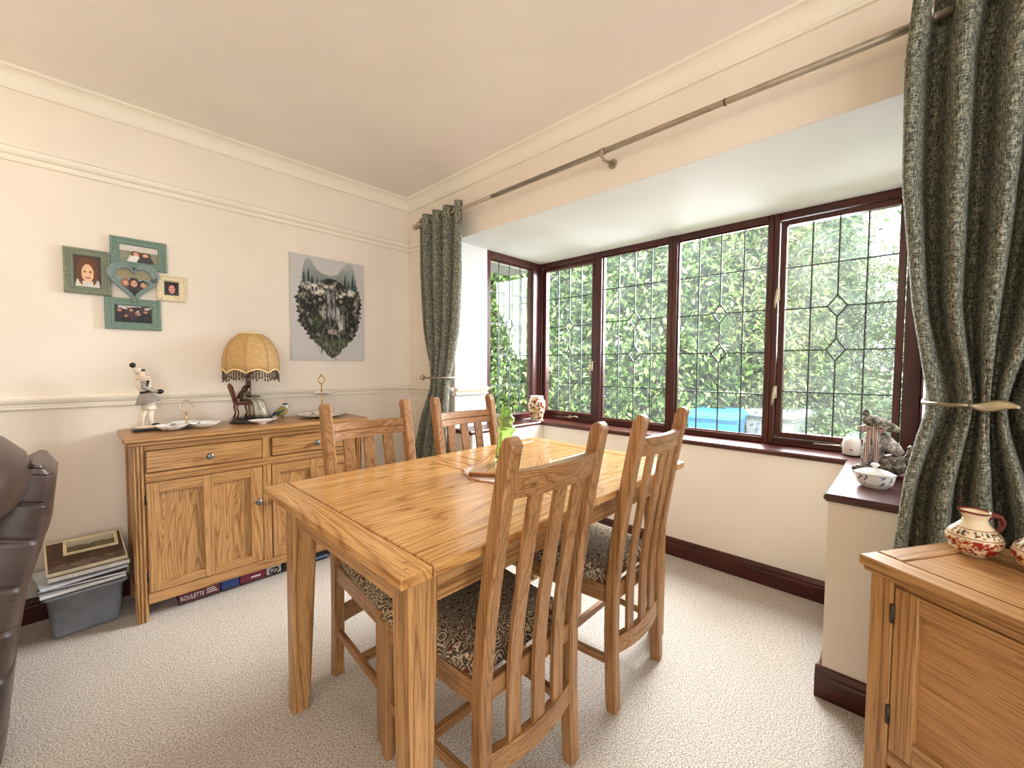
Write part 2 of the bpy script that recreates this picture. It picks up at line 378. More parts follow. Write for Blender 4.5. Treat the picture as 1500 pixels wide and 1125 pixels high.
# ------------------------------------------------------------------ leaded windows
def make_window(idx, label, P, a0, a1, z0, z1, g, casement=None, glass=None, depth=.07, handle=None):
    """P(a, n, z) -> world. a0..a1 outer frame; g=(ga0, ga1, gz0, gz1) glass opening"""
    root = struct(empty('window_%d' % idx, P((a0+a1)/2, 0, z0)), label); o = Vector(root.location)
    Q = lambda a, n, z: Vector(P(a, n, z)) - o
    def pbox(mb, a, n, z, A, N, Z): 
        p, q = Q(a, n, z), Q(A, N, Z); return mb.box(p, q, .004)
    ga0, ga1, gz0, gz1 = g
    fi = .0
    if casement:
        s = .032; fa0, fa1, fz0, fz1 = ga0-s, ga1+s, gz0-s, gz1+s
    else: fa0, fa1, fz0, fz1 = ga0, ga1, gz0, gz1
    vert, horz = MAH[2], MAH[0] if abs(Q(1,0,0).x-Q(0,0,0).x) > .5 else MAH[1]
    for (A0, A1) in ((a0, fa0), (fa1, a1)): pbox(MB(), A0, 0, z0, A1, depth, z1).build('jamb', vert, root)
    pbox(MB(), fa0, 0.002, fz1, fa1, depth, z1).build('head_rail', horz, root)
    pbox(MB(), fa0, 0.002, z0, fa1, depth, fz0).build('bottom_rail', horz, root)
    gn = .04
    if casement:
        e = .003; sash = empty('sash', (0,0,0)); sash.parent = root
        sm = MB()
        for (A0, A1) in ((fa0+e, ga0), (ga1, fa1-e)): pbox(sm, A0, .012, fz0+e, A1, .06, fz1-e)
        pbox(sm, ga0, .012, gz1, ga1, .06, fz1-e); pbox(sm, ga0, .012, fz0+e, ga1, .06, gz0)
        bpy.data.objects.remove(sash); sm.build('sash', vert, root)
    else:
        bd = MB(); t = .008
        for (A0, A1) in ((ga0, ga0+t), (ga1-t, ga1)): pbox(bd, A0, .02, gz0, A1, .036, gz1)
        pbox(bd, ga0, .02, gz1-t, ga1, .036, gz1); pbox(bd, ga0, .02, gz0, ga1, .036, gz0+t); bd.build('glazing_bead', vert, root)
    cols, rows = 4, 5; As = [ga0+(ga1-ga0)*k/cols for k in range(cols+1)]; Zs = [gz0+(gz1-gz0)*k/rows for k in range(rows+1)]
    dw = min(.042, (As[1]-As[0])*.36); dh = .058; dia = {(2, 2), (2, 3)}
    gm = glass or GLASS
    def plate(poly):
        mb = MB(); mb.loft([[Q(a, gn-.002, z) for a, z in poly], [Q(a, gn+.002, z) for a, z in poly]], smooth=False); return mb
    for i in range(cols):
        for j in range(rows):
            poly = []
            for (ci, cj, sa, sz, order) in ((i, j, 1, 1, 0), (i+1, j, -1, 1, 1), (i+1, j+1, -1, -1, 0), (i, j+1, 1, -1, 1)):
                a, z = As[ci], Zs[cj]
                if (ci, cj) in dia:
                    v_, h_ = (a, z+sz*dh), (a+sa*dw, z)
                    poly += [v_, h_] if order == 0 else [h_, v_]
                else: poly.append((a, z))
            plate(poly).build('pane', gm, root)
    for (ci, cj) in dia:
        a, z = As[ci], Zs[cj]; plate([(a, z-dh), (a+dw, z), (a, z+dh), (a-dw, z)]).build('pane', gm, root)
        mb = MB(); D = [(a, z-dh), (a+dw, z), (a, z+dh), (a-dw, z)]
        for k in range(4):
            p, q = D[k], D[(k+1) % 4]; mb.bar(Q(p[0], gn, p[1]), Q(q[0], gn, q[1]), .0065, .008, up=Q(0,1,0)-Q(0,0,0))
        mb.build('lead_diamond', LEAD, root)
    w = .0034
    for k in range(1, cols):
        segs = [(gz0, gz1)]
        if k == 2: segs = [(gz0, Zs[2]-dh), (Zs[2]+dh, Zs[3]-dh), (Zs[3]+dh, gz1)]
        mb = MB()
        for zz0, zz1 in segs: mb.box(Q(As[k]-w, gn-.0034, zz0), Q(As[k]+w, gn+.0034, zz1))
        mb.build('lead_came', LEAD, root)
    for k in range(1, rows):
        segs = [(ga0, ga1)]
        if k in (2, 3): segs = [(ga0, As[2]-dw), (As[2]+dw, ga1)] if ga1 > ga0 else [(ga0, As[2]+dw), (As[2]-dw, ga1)]
        mb = MB()
        for aa0, aa1 in segs: mb.box(Q(aa0, gn-.0031, Zs[k]-w), Q(aa1, gn+.0031, Zs[k]+w))
        mb.build('lead_came', LEAD, root)
    if handle:
        for (ha, hz) in handle:
            h = MB(); h.box(Q(ha-.008, -.004, hz-.035), Q(ha+.008, .003, hz+.035), .002)
            h.tube([Q(ha, -.002, hz+.02), Q(ha, -.022, hz+.02), Q(ha, -.026, hz), Q(ha+.006, -.024, hz-.04), Q(ha+.01, -.02, hz-.075)], [.006,.007,.008,.0075,.004], 8)
            h.build('handle', BRASSPALE, root)
    if casement:
        s0 = min(ga0, ga1); st = MB(); zz = fz0-.006
        st.tube([Q(s0+.10, -.004, zz+.004), Q(s0+.13, -.012, zz+.010), Q(s0+.16, -.008, zz), Q(s0+.30, -.006, zz-.004)], [.004,.006,.004,.004], 8)
        st.box(Q(s0+.17, -.01, zz-.01), Q(s0+.185, .012, zz+.016), .001)
        st.build('stay', BRASSPALE, root)
    return root
PF = lambda a, n, z: (BX+n, a, z)
PLt = lambda a, n, z: (a, BYL+n, z)
PRt = lambda a, n, z: (a, BYR-n, z)
zb, ztp = SZ, ZB
make_window(1, 'narrow leaded window on the left side of the bay', PLt, .30, BX+.0, zb, ztp, (.342, .822, .775, 1.952))
make_window(2, 'leaded casement window at the left end of the bay front', PF, -1.092, BYL, zb, ztp, (-1.046, -.603, .792, 1.935), casement=True, handle=[(-1.066, 1.16)])
make_window(3, 'fixed leaded window left of centre in the bay front', PF, -1.665, -1.092, zb, ztp, (-1.633, -1.136, .768, 1.968))
make_window(4, 'fixed leaded window in front of the blue bin', PF, -2.232, -1.665, zb, ztp, (-2.205, -1.695, .760, 1.966))
make_window(5, 'hazy leaded casement window beside the right curtain', PF, BYR, -2.232, zb, ztp, (-2.746, -2.292, .797, 1.932), casement=True, glass=GLASSHAZE, handle=[(-2.262, 1.02), (-2.262, 1.56)])
make_window(6, None, PRt, .30, BX+.0, zb, ztp, (.342, .822, .775, 1.952))
struct(MB().box((BX, BYL, zb), (BX+.07, BYL+.07, ztp), .004).build('trim_9', MAH[2]), 'mahogany corner post of the bay'); struct(MB().box((BX, BYR-.07, zb), (BX+.07, BYR, ztp), .004).build('trim_10', MAH[2]))

# ------------------------------------------------------------------ dining table
def build_table():
    X0, X1, Y0, Y1, Z = -1.375, -.004, -2.121, -1.269, .753
    t = thing('dining_table', 'golden oak extending dining table with framed planked top', 'dining table', ((X0+X1)/2, (Y0+Y1)/2, 0))
    cx, cy = t.location.x, t.location.y; th = .026; g = .0018
    def brd(x0, x1, y0, y1, m): MB().box((x0+g-cx, y0+g-cy, Z-th), (x1-g-cx, y1-g-cy, Z), .003).build('board', m, t)
    xm = -.690
    for (a, b, s) in ((X0, xm, 1), (X1, xm, -1)):
        e = a+.077*s; i = b-.075*s
        lo_, hi_ = sorted((a, e)); brd(lo_, hi_, Y0, Y1, TOPOAKY)
        lo_, hi_ = sorted((i, b)); brd(lo_, hi_, Y0+.077, Y1-.077, TOPOAKY)
        l2, h2 = sorted((e, b)); brd(l2, h2, Y0, Y0+.077, TOPOAK); brd(l2, h2, Y1-.077, Y1, TOPOAK)
        l3, h3 = sorted((e, i)); ymid = -1.715
        brd(l3, h3, Y0+.077, ymid, TOPOAK); brd(l3, h3, ymid, Y1-.077, TOPOAK)
    MB().box((X0+.03-cx, Y0+.03-cy, Z-th-.004), (X1-.03-cx, Y1-.03-cy, Z-th)).build('underframe', BLACK, t)
    lx0, lx1, ly0, ly1 = X0+.052, X1-.052, Y0+.052, Y1-.052; tp, bt = .074, .052
    zt = Z-th-.004
    for sx, x in ((1, lx0), (-1, lx1)):
        for sy, y in ((1, ly0), (-1, ly1)):
            m = MB()
            def sec(w, z, c=.006):
                pts = [(c,0),(w-c,0),(w,c),(w,w-c),(w-c,w),(c,w),(0,w-c),(0,c)]
                return [(x-cx+sx*p, y-cy+sy*q, z) for p, q in pts]
            m.loft([sec(bt, 0), sec(bt+.012, .3), sec(tp, .60), sec(tp, zt)], smooth=False); m.build('leg', OAK[2], t)
    az0 = .632; k = .012
    MB().box((lx0+k-cx, ly0+tp-cy, az0), (lx0+k+.022-cx, ly1-tp-cy, zt), .002).build('apron', OAK[1], t)
    MB().box((lx1-k-.022-cx, ly0+tp-cy, az0), (lx1-k-cx, ly1-tp-cy, zt), .002).build('apron', OAK[1], t)
    MB().box((lx0+tp-cx, ly0+k-cy, az0), (lx1-tp-cx, ly0+k+.022-cy, zt), .002).build('apron', OAK[0], t)
    MB().box((lx0+tp-cx, ly1-k-.022-cy, az0), (lx1-tp-cx, ly1-k-cy, zt), .002).build('apron', OAK[0], t)
    d = MB()
    for px, py in ((X0+.03, Y0+.03), (X0+.045, Y0+.055)): d.lathe([(.004, Z-.001), (.004, Z+.0006)], 10, (px-cx, py-cy, 0))
    d.build('dowel', CHOAK[2], t)
    return t
build_table()

# ------------------------------------------------------------------ dining chairs
PZ = [0, .12, .25, .42, .55, .70, .85, 1.008]; PY = [-.006, 0, .004, .004, -.008, -.032, -.058, -.090]
def py(z): return interp(z, PZ, PY)
def make_chair():
    t = thing('dining_chair', 'x', 'dining chair', (0,0,0), 0, 'oak dining chairs around the table')
    hw = .172; W, Dp = .036, .042
    for s in (-1, 1):
        m = MB(); rings = []
        def sec(z, d, y):
            c = .005; w = W/2; h = max(d/2, .002); c2 = min(c, h*.6)
            return [(s*hw+p, y+q, z) for p, q in ((-w+c,-h),(w-c,-h),(w,-h+c2),(w,h-c2),(w-c,h),(-w+c,h),(-w,h-c2),(-w,-h+c2))]
        for z in (0, .012): rings.append(sec(z, Dp*.8 if z == 0 else Dp, py(z)))
        for k in range(1, 13): z = .012+.97*k/12; rings.append(sec(z, Dp, py(z)))
        for k in range(1, 7): a = k*PI/12; rings.append(sec(.982+.026*math.sin(a), Dp*max(math.cos(a), .08), py(.982)-.004))
        m.loft(rings, smooth=False); m.build('back_post', CHOAK[2], t)
    def bow(x): return -.026*(1-(x/hw)**2)
    def rail(z0, z1, groove, name):
        m = MB(); rings = []; n = 10
        for k in range(n+1):
            x = -hw+.014+(2*hw-.028)*k/n; ya, yb = py(z0)+bow(x), py(z1)+bow(x); h = .011
            pr = [(ya-h, z0), (ya+h, z0)]
            if groove:
                zm = (z0+z1)/2; ymid = (ya+yb)/2; pr += [(ymid+h, zm-.002), (ymid+h-.004, zm), (ymid+h, zm+.004)]
            pr += [(yb+h, z1), (yb-h, z1)]
            rings.append([(x, p, q) for p, q in pr])
        m.loft(rings, smooth=False); return m.build(name, CHOAK[0], t)
    rail(.868, .930, True, 'top_rail'); rail(.192, .250, False, 'lower_rail')
    for x in (-.085, 0, .085):
        m = MB(); rings = []
        for k in range(13):
            z = .244+.63*k/12; y = py(z)+bow(x); w = .021
            rings.append([(x-w, y-.006, z), (x+w, y-.006, z), (x+w, y+.006, z), (x-w, y+.006, z)])
        m.loft(rings, smooth=False); m.build('slat', CHOAK[2], t)
    fw = .196; FY = .385
    for s in (-1, 1):
        m = MB()
        def sec(z, w): 
            c = .006; return [(s*fw+p, FY+q, z) for p, q in ((-w+c,-w),(w-c,-w),(w,-w+c),(w,w-c),(w-c,w),(-w+c,w),(-w,w-c),(-w,-w+c))]
        m.loft([sec(0, .012), sec(.012, .017), sec(.3, .019), sec(.425, .019)], smooth=False); m.build('front_leg', CHOAK[2], t)
        MB().bar((s*hw, .015, .393), (s*fw, FY-.012, .393), .022, .058, ch=.002).build('side_rail', CHOAK[1], t)
        MB().bar((s*hw, .015, .165), (s*fw, FY-.012, .165), .018, .028, ch=.003).build('side_stretcher', CHOAK[1], t)
    MB().box((-fw+.015, FY-.012, .364), (fw-.015, FY+.012, .422), .002).build('front_rail', CHOAK[0], t)
    MB().box((-hw+.015, -.006, .37), (hw-.015, .014, .42), .002).build('rear_rail', CHOAK[0], t)
    MB().box((-.178, .195, .152), (.178, .215, .178), .002).build('cross_stretcher', CHOAK[0], t)
    # padded drop-in seat
    m = MB(); rings = []
    def outline(ins, z):
        pts = []; c = .03
        A = [(-hw-.004+ins, .025+ins), (hw+.004-ins, .025+ins), (fw+.018-ins, FY+.022-ins), (-fw-.018+ins, FY+.022-ins)]
        for k in range(4):
            p = Vector(A[k]); q = Vector(A[(k+1) % 4]); o_ = Vector(A[k-1])
            d1 = (o_-p).normalized(); d2 = (q-p).normalized()
            for u in range(4):
                w = u/3; pts.append(((p+d1*c)*(1-w)**2 + p*2*w*(1-w) + (p+d2*c)*w**2))
        return [(p.x, p.y, z) for p in pts]
    for ins, z in ((.004, .415), (0, .425), (0, .445), (.006, .460), (.02, .471), (.05, .479), (.1, .484), (.15, .486)): rings.append(outline(ins, z))
    m.loft(rings); m.build('seat_pad', DAMASK, t)
    return t
ch0 = make_chair()
spots = [(-.985, -2.112, 0, 0, 'nearest oak dining chair, back to the camera, overlapping the table corner'),
         (-.398, -2.108, .02, 0, 'oak dining chair on the near side of the table, closest to the window'),
         (-.968, -1.288, PI, 0, 'oak dining chair facing the camera in front of the sideboard'),
         (-.462, -1.288, PI-.02, 0, 'oak dining chair facing the camera in front of the left curtain')]
for i, (x, y, rz, _, lab) in enumerate(spots):
    o = ch0 if i == 0 else copy_tree(ch0)
    o.location = (x, y, 0); o.rotation_euler = (0, 0, rz); o['label'] = lab

# ------------------------------------------------------------------ sideboard
def knob(parent, x, y, z, r=.016, axis=-1):
    m = MB(); m.lathe([(.006, 0), (.006, .012), (r*.75, .015), (r, .020), (r*.9, .025), (r*.4, .027)], 14)
    m.xf(Matrix.Translation((x, y, z)) @ Matrix.Rotation(PI/2, 4, 'X')); return m.build('knob', PEWTER, parent)
def panel_door(parent, x0, x1, z0, z1, yf, panels, knobx, knobz, hinges=None):
    g = .0032; th = .02
    xs = [x0+g] + [q for p in panels for q in p[:2]] + [x1-g]; pz0, pz1 = panels[0][2], panels[0][3]
    dr = MB().box((xs[0]+.002, yf+.016, z0+.004), (xs[-1]-.002, yf+th, z1-.004)).build('door', OAK[2], parent)
    for k in range(0, len(xs), 2): MB().box((xs[k], yf, z0+g), (xs[k+1], yf+.016, z1-g), .0015).build('stile', OAK[2], dr)
    for p in panels:
        for za, zb_ in ((z0+g, pz0), (pz1, z1-g)): MB().box((p[0], yf+.0006, za), (p[1], yf+.016, zb_), .001).build('rail', OAK[0], dr)
        MB().box((p[0], yf+.0135, p[2]), (p[1], yf+.016, p[3])).build('panel', PANELOAK, dr)
    knob(dr, knobx, yf, knobz)
    for hz in hinges or []:
        MB().tube([(hinges_x, yf-.001, hz-.022), (hinges_x, yf-.001, hz+.022)], .004, 8).build('hinge', DARKIRON, dr)
    return dr
hinges_x = 0
def build_sideboard():
    global hinges_x
    XA, XB, YB, ZT = -1.662, -.555, -.02, .836; yfr = -.372
    ox, oy = (XA+XB)/2, -.2
    t = thing('sideboard', 'oak sideboard with two drawers and two panelled doors', 'sideboard', (ox, oy, 0))
    T = lambda x: x-ox
    MB().box((T(XA), -.396-oy, ZT-.024), (T(XB), YB-oy, ZT), .006).build('top', OAK[0], t)
    MB().box((T(XA+.012), -.384-oy, ZT-.040), (T(XB-.012), YB-oy, ZT-.024), .005).build('top_moulding', OAK[0], t)
    xl0, xl1 = -1.636, -1.593; xr1 = -.581; xr0 = xr1-.043; z1 = ZT-.040; f = yfr-oy
    for a, b in ((xl0, xl1), (xr0, xr1)):
        # reeded corner posts running to the floor
        m = MB(); m.box((T(a), f+.010, 0), (T(b), f+.043, z1), .002); lg = m.build('leg', OAK[2], t)
        for k in range(3): MB().box((T(a)+.0045+k*.0125, f-.003, 0), (T(a)+.0125+k*.0125, f+.012, z1), .0025).build('reed', OAK[2], lg)
        MB().box((T(a), YB-oy-.043, 0), (T(b), YB-oy, z1), .002).build('leg', OAK[2], t)
        MB().box((T(a)+.008, f+.043, .085), (T(a)+.026, YB-oy-.043, z1), .001).build('side_panel', OAK[1], t)
    c = MB(); c.box((T(xl1), f+.028, .085), (T(xr0), YB-oy-.01, z1)); c.build('carcass', OAK[0], t)
    def rl(za, zb_, nm): MB().box((T(xl1), f+.006, za), (T(xr0), f+.028, zb_), .002).build(nm, OAK[0], t)
    rl(.772, z1, 'top_rail'); rl(.626, .668, 'middle_rail'); rl(.074, .122, 'bottom_rail')
    for zq in (.634, .650): MB().box((T(xl1), f-.001, zq), (T(xr0), f+.008, zq+.009), .003).build('bead', OAK[0], t)
    MB().box((T(xl1), f-.001, .780), (T(xr0), f+.008, .789), .003).build('bead', OAK[0], t)
    cs = -1.109
    MB().box((T(cs-.020), f+.006, .122), (T(cs+.020), f+.028, .626), .002).build('centre_stile', OAK[2], t)
    MB().box((T(cs-.020), f+.006, .668), (T(cs+.020), f+.028, .772), .002).build('centre_stile', OAK[2], t)
    for a, b, kx in ((xl1, cs-.020, -1.358), (cs+.020, xr0, -.860)):
        dr = MB().box((T(a)+.0045, f-.002, .6725), (T(b)-.0045, f+.026, .7675), .004).build('drawer', OAK[0], t); knob(dr, T(kx), f-.002, .716)
    hinges_x = T(xl1)+.001
    panel_door(t, T(xl1), T(cs-.020), .122, .626, f+.004, [(T(-1.546), T(-1.384), .165, .574), (T(-1.343), T(-1.186), .165, .574)], T(-1.155), .444, (.20, .55))
    hinges_x = T(xr0)-.001
    panel_door(t, T(cs+.020), T(xr0), .122, .626, f+.004, [(T(-1.048), T(-.892), .165, .574), (T(-.846), T(-.676), .165, .574)], T(-1.062), .444, (.20, .55))
    return t
build_sideboard(); SBZ = .836

# ------------------------------------------------------------------ cabinet at the right, turned towards the room
def build_cabinet():
    rz = math.atan2(-.84585, -.53342)
    t = thing('oak_cabinet', 'oak cabinet with recessed door panel in the right foreground', 'cabinet', (-.581, -2.728, 0), rz)
    Lc, Dc, Z = .86, .37, .74
    g = .0018
    for a in (((0, 0), (Lc, .055)), ((0, Dc-.055), (Lc, Dc)), ((0, .055), (.055, Dc-.055)), ((Lc-.055, .055), (Lc, Dc-.055))):
        MB().box((a[0][0]+g, a[0][1]+g, Z-.022), (a[1][0]-g, a[1][1]-g, Z), .003).build('top_frame', OAK[0] if a[1][0]-a[0][0] > .1 else OAK[1], t)
    MB().box((.055+g, .055+g, Z-.022), (Lc-.055-g, Dc-.055-g, Z-.0004), .001).build('top_panel', OAK[0], t)
    MB().box((.008, .008, Z-.034), (Lc-.008, Dc-.008, Z-.022), .003).build('top_moulding', OAK[0], t)
    z1 = Z-.034
    for a, b in ((.018, .062), (Lc-.062, Lc-.018)):
        MB().box((a, .018, 0), (b, .06, z1), .002).build('leg', OAK[2], t); MB().box((a, Dc-.05, 0), (b, Dc-.012, z1), .002).build('leg', OAK[2], t)
        MB().box((a+.006, .06, .08), (a+.024, Dc-.05, z1), .001).build('side_panel', OAK[1], t)
    MB().box((.062, .045, .08), (Lc-.062, Dc-.02, z1-.002)).build('carcass', OAK[0], t)
    MB().box((.062, .022, .695), (Lc-.062, .045, z1), .001).build('top_rail', OAK[0], t)
    MB().box((.062, .022, .300), (Lc-.062, .045, .332), .001).build('middle_rail', OAK[0], t); MB().box((.062, .022, .06), (Lc-.062, .045, .10), .001).build('bottom_rail', OAK[0], t)
    MB().box((.415, .022, .332), (.445, .045, .695), .001).build('centre_stile', OAK[2], t)
    for a, b, hx in ((.062, .415, .0625), (.445, Lc-.062, Lc-.0625)):
        z0, zt = .334, .693
        dr = MB().box((a+.004, .036, z0+.004), (b-.004, .04, zt-.004)).build('door', OAK[2], t)
        MB().box((a+.002, .020, z0), (a+.045, .036, zt), .002).build('stile', OAK[2], dr); MB().box((b-.045, .020, z0), (b-.002, .036, zt), .002).build('stile', OAK[2], dr)
        MB().box((a+.045, .0206, zt-.036), (b-.045, .036, zt), .001).build('rail', OAK[0], dr); MB().box((a+.045, .0206, z0), (b-.045, .036, z0+.052), .001).build('rail', OAK[0], dr)
        MB().box((a+.045, .031, z0+.052), (b-.045, .036, zt-.036)).build('panel', VENEER, dr)
        knob(dr, b-.022 if hx < .3 else a+.022, .020, .52)
        for hz in (.635, .413): MB().tube([(hx, .018, hz-.020), (hx, .018, hz+.020)], .0045, 8).build('hinge', DARKIRON, dr)
        dw = MB().box((a+.003, .020, .104), (b-.003, .04, .297), .003).build('drawer', OAK[0], t); knob(dw, (a+b)/2, .020, .2)
    return t
build_cabinet()

# ------------------------------------------------------------------ leather sofa at the left edge
def build_sofa():
    t = thing('leather_sofa', 'dark brown leather recliner with ribbed back cut off by the left edge', 'sofa', (-2.35, -.95, 0))
    ox, oy = -2.35, -.95
    def slab(path, hw, y0, y1, ribs, name, bulge=.01, n=26):
        m = MB(); rings = []
        tot = len(path)-1
        for k in range(n*8+1):
            s = k/(n*8); q = s*tot; i = min(int(q), tot-1); fr = q-i
            x = path[i][0]*(1-fr)+path[i+1][0]*fr; z = path[i][1]*(1-fr)+path[i+1][1]*fr; h = path[i][2]*(1-fr)+path[i+1][2]*fr
            rb = -bulge*math.exp(-(((s*ribs) % 1.0)-.5)**2*500)
            d = Vector((path[i+1][0]-path[i][0], 0, path[i+1][1]-path[i][1])).normalized(); nn = Vector((d.z, 0, -d.x))
            ring = []
            for a in range(20):
                an = 2*PI*a/20; ca, sa = math.cos(an), math.sin(an); e = .45
                ca = math.copysign(abs(ca)**e, ca); sa = math.copysign(abs(sa)**e, sa)
                yy = (y0+y1)/2 + ca*((y1-y0)/2+rb); ring.append((x-ox+nn.x*sa*(h+rb), yy-oy, z+nn.z*sa*(h+rb)))
            rings.append(ring)
        m.loft(rings); return m.build(name, LEATHER, t)
    slab([(-2.03, .02, .065), (-2.005, .30, .07), (-1.975, .50, .07), (-1.915, .70, .065), (-1.88, .84, .045), (-1.872, .868, .012)], .06, -1.02, -.72, 8, 'back_panel', .010)
    # seat base and arm
    m = MB(); m.box((-2.9-ox, -1.0-oy, .06), (-2.06-ox, -.1-oy, .42), .03); m.build('seat_base', LEATHER, t)
    m = MB(); rings = []
    for k in range(13):
        a = k/12*PI; r = .13*math.sin(a)**.6+.01; rings.append([(-2.07-ox+r*math.cos(2*PI*j/16)*1.35, -.98-oy+.30*math.cos(a), .84+r*math.sin(2*PI*j/16)*1.05) for j in range(16)])
    m.loft(rings); m.xf(Matrix.Translation((0,0,0))); m.build('head_cushion', LEATHER, t)
    m = MB(); rings = []
    for k in range(11):
        a = k/10*PI; r = .10*math.sin(a)**.5+.01; rings.append([(-2.16-ox+r*math.cos(2*PI*j/16)*1.2, -.98-oy+.28*math.cos(a), .60+r*math.sin(2*PI*j/16)*1.8) for j in range(16)])
    m.loft(rings); m.build('back_cushion', LEATHER, t)
    m = MB(); m.box((-2.85-ox, -1.12-oy, .0), (-2.12-ox, -.92-oy, .60), .05); m.build('arm', LEATHER, t)
    MB().box((-2.85-ox, -.95-oy, .0), (-2.03-ox, -.2-oy, .07), .01).build('foot_rail', BLACK, t)
build_sofa()

# ------------------------------------------------------------------ curtains, pole, holdbacks
def build_curtain(name, label, ztop, edges_l, edges_r, folds, x0, amp, zlist, phase=0.0, ties=1.075, pinch=None):
    """edges: (z list, y list); s=0 at the corner side"""
    t = thing(name, label, 'curtain', (x0, edges_l[1][0], 0)); oy = edges_l[1][0]
    ns = folds*20; nz = 90; m = MB(); V = []; F = []
    for j in range(nz+1):
        z = .015+(ztop-.015)*j/nz; ya = interp(z, *edges_l); yb = interp(z, *edges_r)
        squeeze = math.exp(-((z-ties)/.16)**2); A = amp*(1-.45*squeeze)
        for i in range(ns+1):
            s = i/ns; w = math.sin(2*PI*folds*s+phase+.5*math.sin(3*z+s*4)*(1-z/ztop))
            w = math.copysign(abs(w)**.6, w)
            fine = .008*math.sin(2*PI*folds*2.7*s+5*z)*squeeze
            yy = ya+(yb-ya)*s; x = -A*w - fine
            if pinch: yy += (pinch-yy)*squeeze*.5*(1-math.exp(-s*7))*math.exp(-((yy-pinch)/.18)**2)
            V.append((x-.02*squeeze*math.sin(PI*s), yy-oy+.008*math.sin(9*z+12*s)*(1-s)*s, z))
    for j in range(nz):
        for i in range(ns): a = j*(ns+1)+i; F.append((a, a+1, a+ns+2, a+ns+1))
    m.add(V, F, True); o = m.build('drape', CURT, t); md = o.modifiers.new('cloth_thickness', 'SOLIDIFY'); md.thickness = .004; md.offset = 0
    # eyelets: where the header cloth crosses the pole
    for k in range(folds*2):
        s = (k*.5-phase/(2*PI)+.0)/folds
        s = s % 1.0
        ya = interp(2.137, *edges_l); yb = interp(2.137, *edges_r); yy = ya+(yb-ya)*s-oy
        r = MB(); R = .024
        r.tube([(R*math.cos(a*PI/10), 0, 2.137+R*math.sin(a*PI/10)) for a in range(21)], .0045, 8)
        r.xf(Matrix.Translation((0, yy, 0)) @ Matrix.Translation((0,0,0))); r.build('eyelet', METAL, t)
    return t
build_curtain('curtain', 'narrow grey green tweed curtain tied back in the far corner', 2.185,
    ([0, .46, .8, 1.0, 1.075, 1.15, 1.4, 1.8, 2.2], [-.06, -.15, -.29, -.41, -.425, -.41, -.345, -.30, -.285]),
    ([0, .46, .9, 1.075, 1.2, 1.4, 1.75, 2.2], [-.62, -.60, -.60, -.61, -.655, -.71, -.742, -.755]), 4, -.10, .036, None, phase=PI)
build_curtain('curtain', 'wide grey green tweed curtain tied back at the right edge', 2.20,
    ([0, .67, .84, .96, 1.06, 1.2, 1.33, 1.67, 2.0, 2.2], [-2.75, -2.787, -2.80, -2.82, -2.842, -2.82, -2.80, -2.768, -2.762, -2.776]),
    ([0, .6, .9, 1.06, 1.3, 1.7, 2.2], [-3.42, -3.36, -3.25, -3.18, -3.26, -3.40, -3.46]), 7, -.13, .056, None, phase=.6, ties=1.06, pinch=-2.945)
def build_pole():
    t = thing('curtain_pole', 'long brushed metal curtain pole above the bay', 'curtain pole', (-.10, -1.85, 2.137))
    r = MB(); r.tube([(0, -1.75, 0), (0, .83, 0)], .0125, 14); r.build('pole', METAL, t)
    r = MB(); r.tube([(0, .83, 0), (0, 1.60, 0)], .0105, 14); r.build('inner_pole', METAL, t)
    for y in (.83,): r = MB(); r.tube([(0, y-.006, 0), (0, y+.006, 0)], .0138, 14); r.build('joint', METAL, t)
    r = MB(); r.tube([(0, -.42, 0), (0, -.426, 0)], .0135, 14); r.build('joint', DARKIRON, t)
    for y in (.10, -1.5, 1.5):
        r = MB(); r.tube([(.096, y, -.02), (.02, y, -.03), (0, y, -.022), (-.012, y, -.008)], [.007,.007,.007,.005], 10); r.tube([(.1, y, -.02), (.092, y, -.02)], .022, 14)
        r.tube([(0, y-.012, 0), (0, y+.012, 0)], .0155, 14); r.tube([(0, y-.004, -.012), (0, y-.004, -.04)], .004, 8); r.build('bracket', METAL, t)
    for y, s in ((-1.75, -1), (1.60, 1)):
        r = MB(); r.lathe([(.0125, 0), (.016, .004), (.02, .02), (.016, .035), (.004, .042)], 14); r.xf(Matrix.Translation((0, y, 0)) @ Matrix.Rotation(-s*PI/2, 4, 'X')); r.build('finial', METAL, t)
build_pole()
def holdback_left():
    t = thing('curtain_holdback', 'metal holdback with pointed end around the far corner curtain', 'holdback', (-.16, -.52, 1.075), 0, 'metal curtain holdbacks')
    r = MB(); r.tube([(.15, -.10, .003), (.03, -.105, .003), (-.005, -.09, .002), (-.012, -.05, 0), (-.012, .09, 0)], .006, 10); r.build('bar', METAL, t)
    r = MB(); r.lathe([(.006, 0), (.017, .008), (.010, .022), (.013, .028), (.002, .046)], 12); r.xf(Matrix.Translation((-.012, .088, 0)) @ Matrix.Rotation(-PI/2, 4, 'X')); r.build('finial', METAL, t)
holdback_left()
def holdback_right():
    t = thing('curtain_holdback', 'metal holdback with twisted leaf end across the right curtain', 'holdback', (-.215, -2.92, 1.06), 0, 'metal curtain holdbacks')
    r = MB(); r.tube([(.20, .085, 0), (.09, .088, 0), (.03, .075, .001), (0, .045, .002), (-.004, .02, .003), (-.002, .008, .004)], .006, 10); r.build('bar', OLIVEM, t)
    r = MB(); rings = []
    for k in range(11):
        s = k/10; w = .004+.011*math.sin(PI*min(1, s*1.0))**1.2; an = .5*PI*s
        c = Vector((-.004+.006*math.sin(3*s), +.009-.085*s, .004-.004*math.sin(2*PI*s)))
        rings.append([c + Vector((math.cos(a)*.003*(1-.6*s)+math.sin(a)*w*.25*math.sin(an), 0, math.sin(a)*w)) for a in [2*PI*q/10 for q in range(10)]])
    r.loft(rings); r.build('leaf_finial', OLIVEM, t)
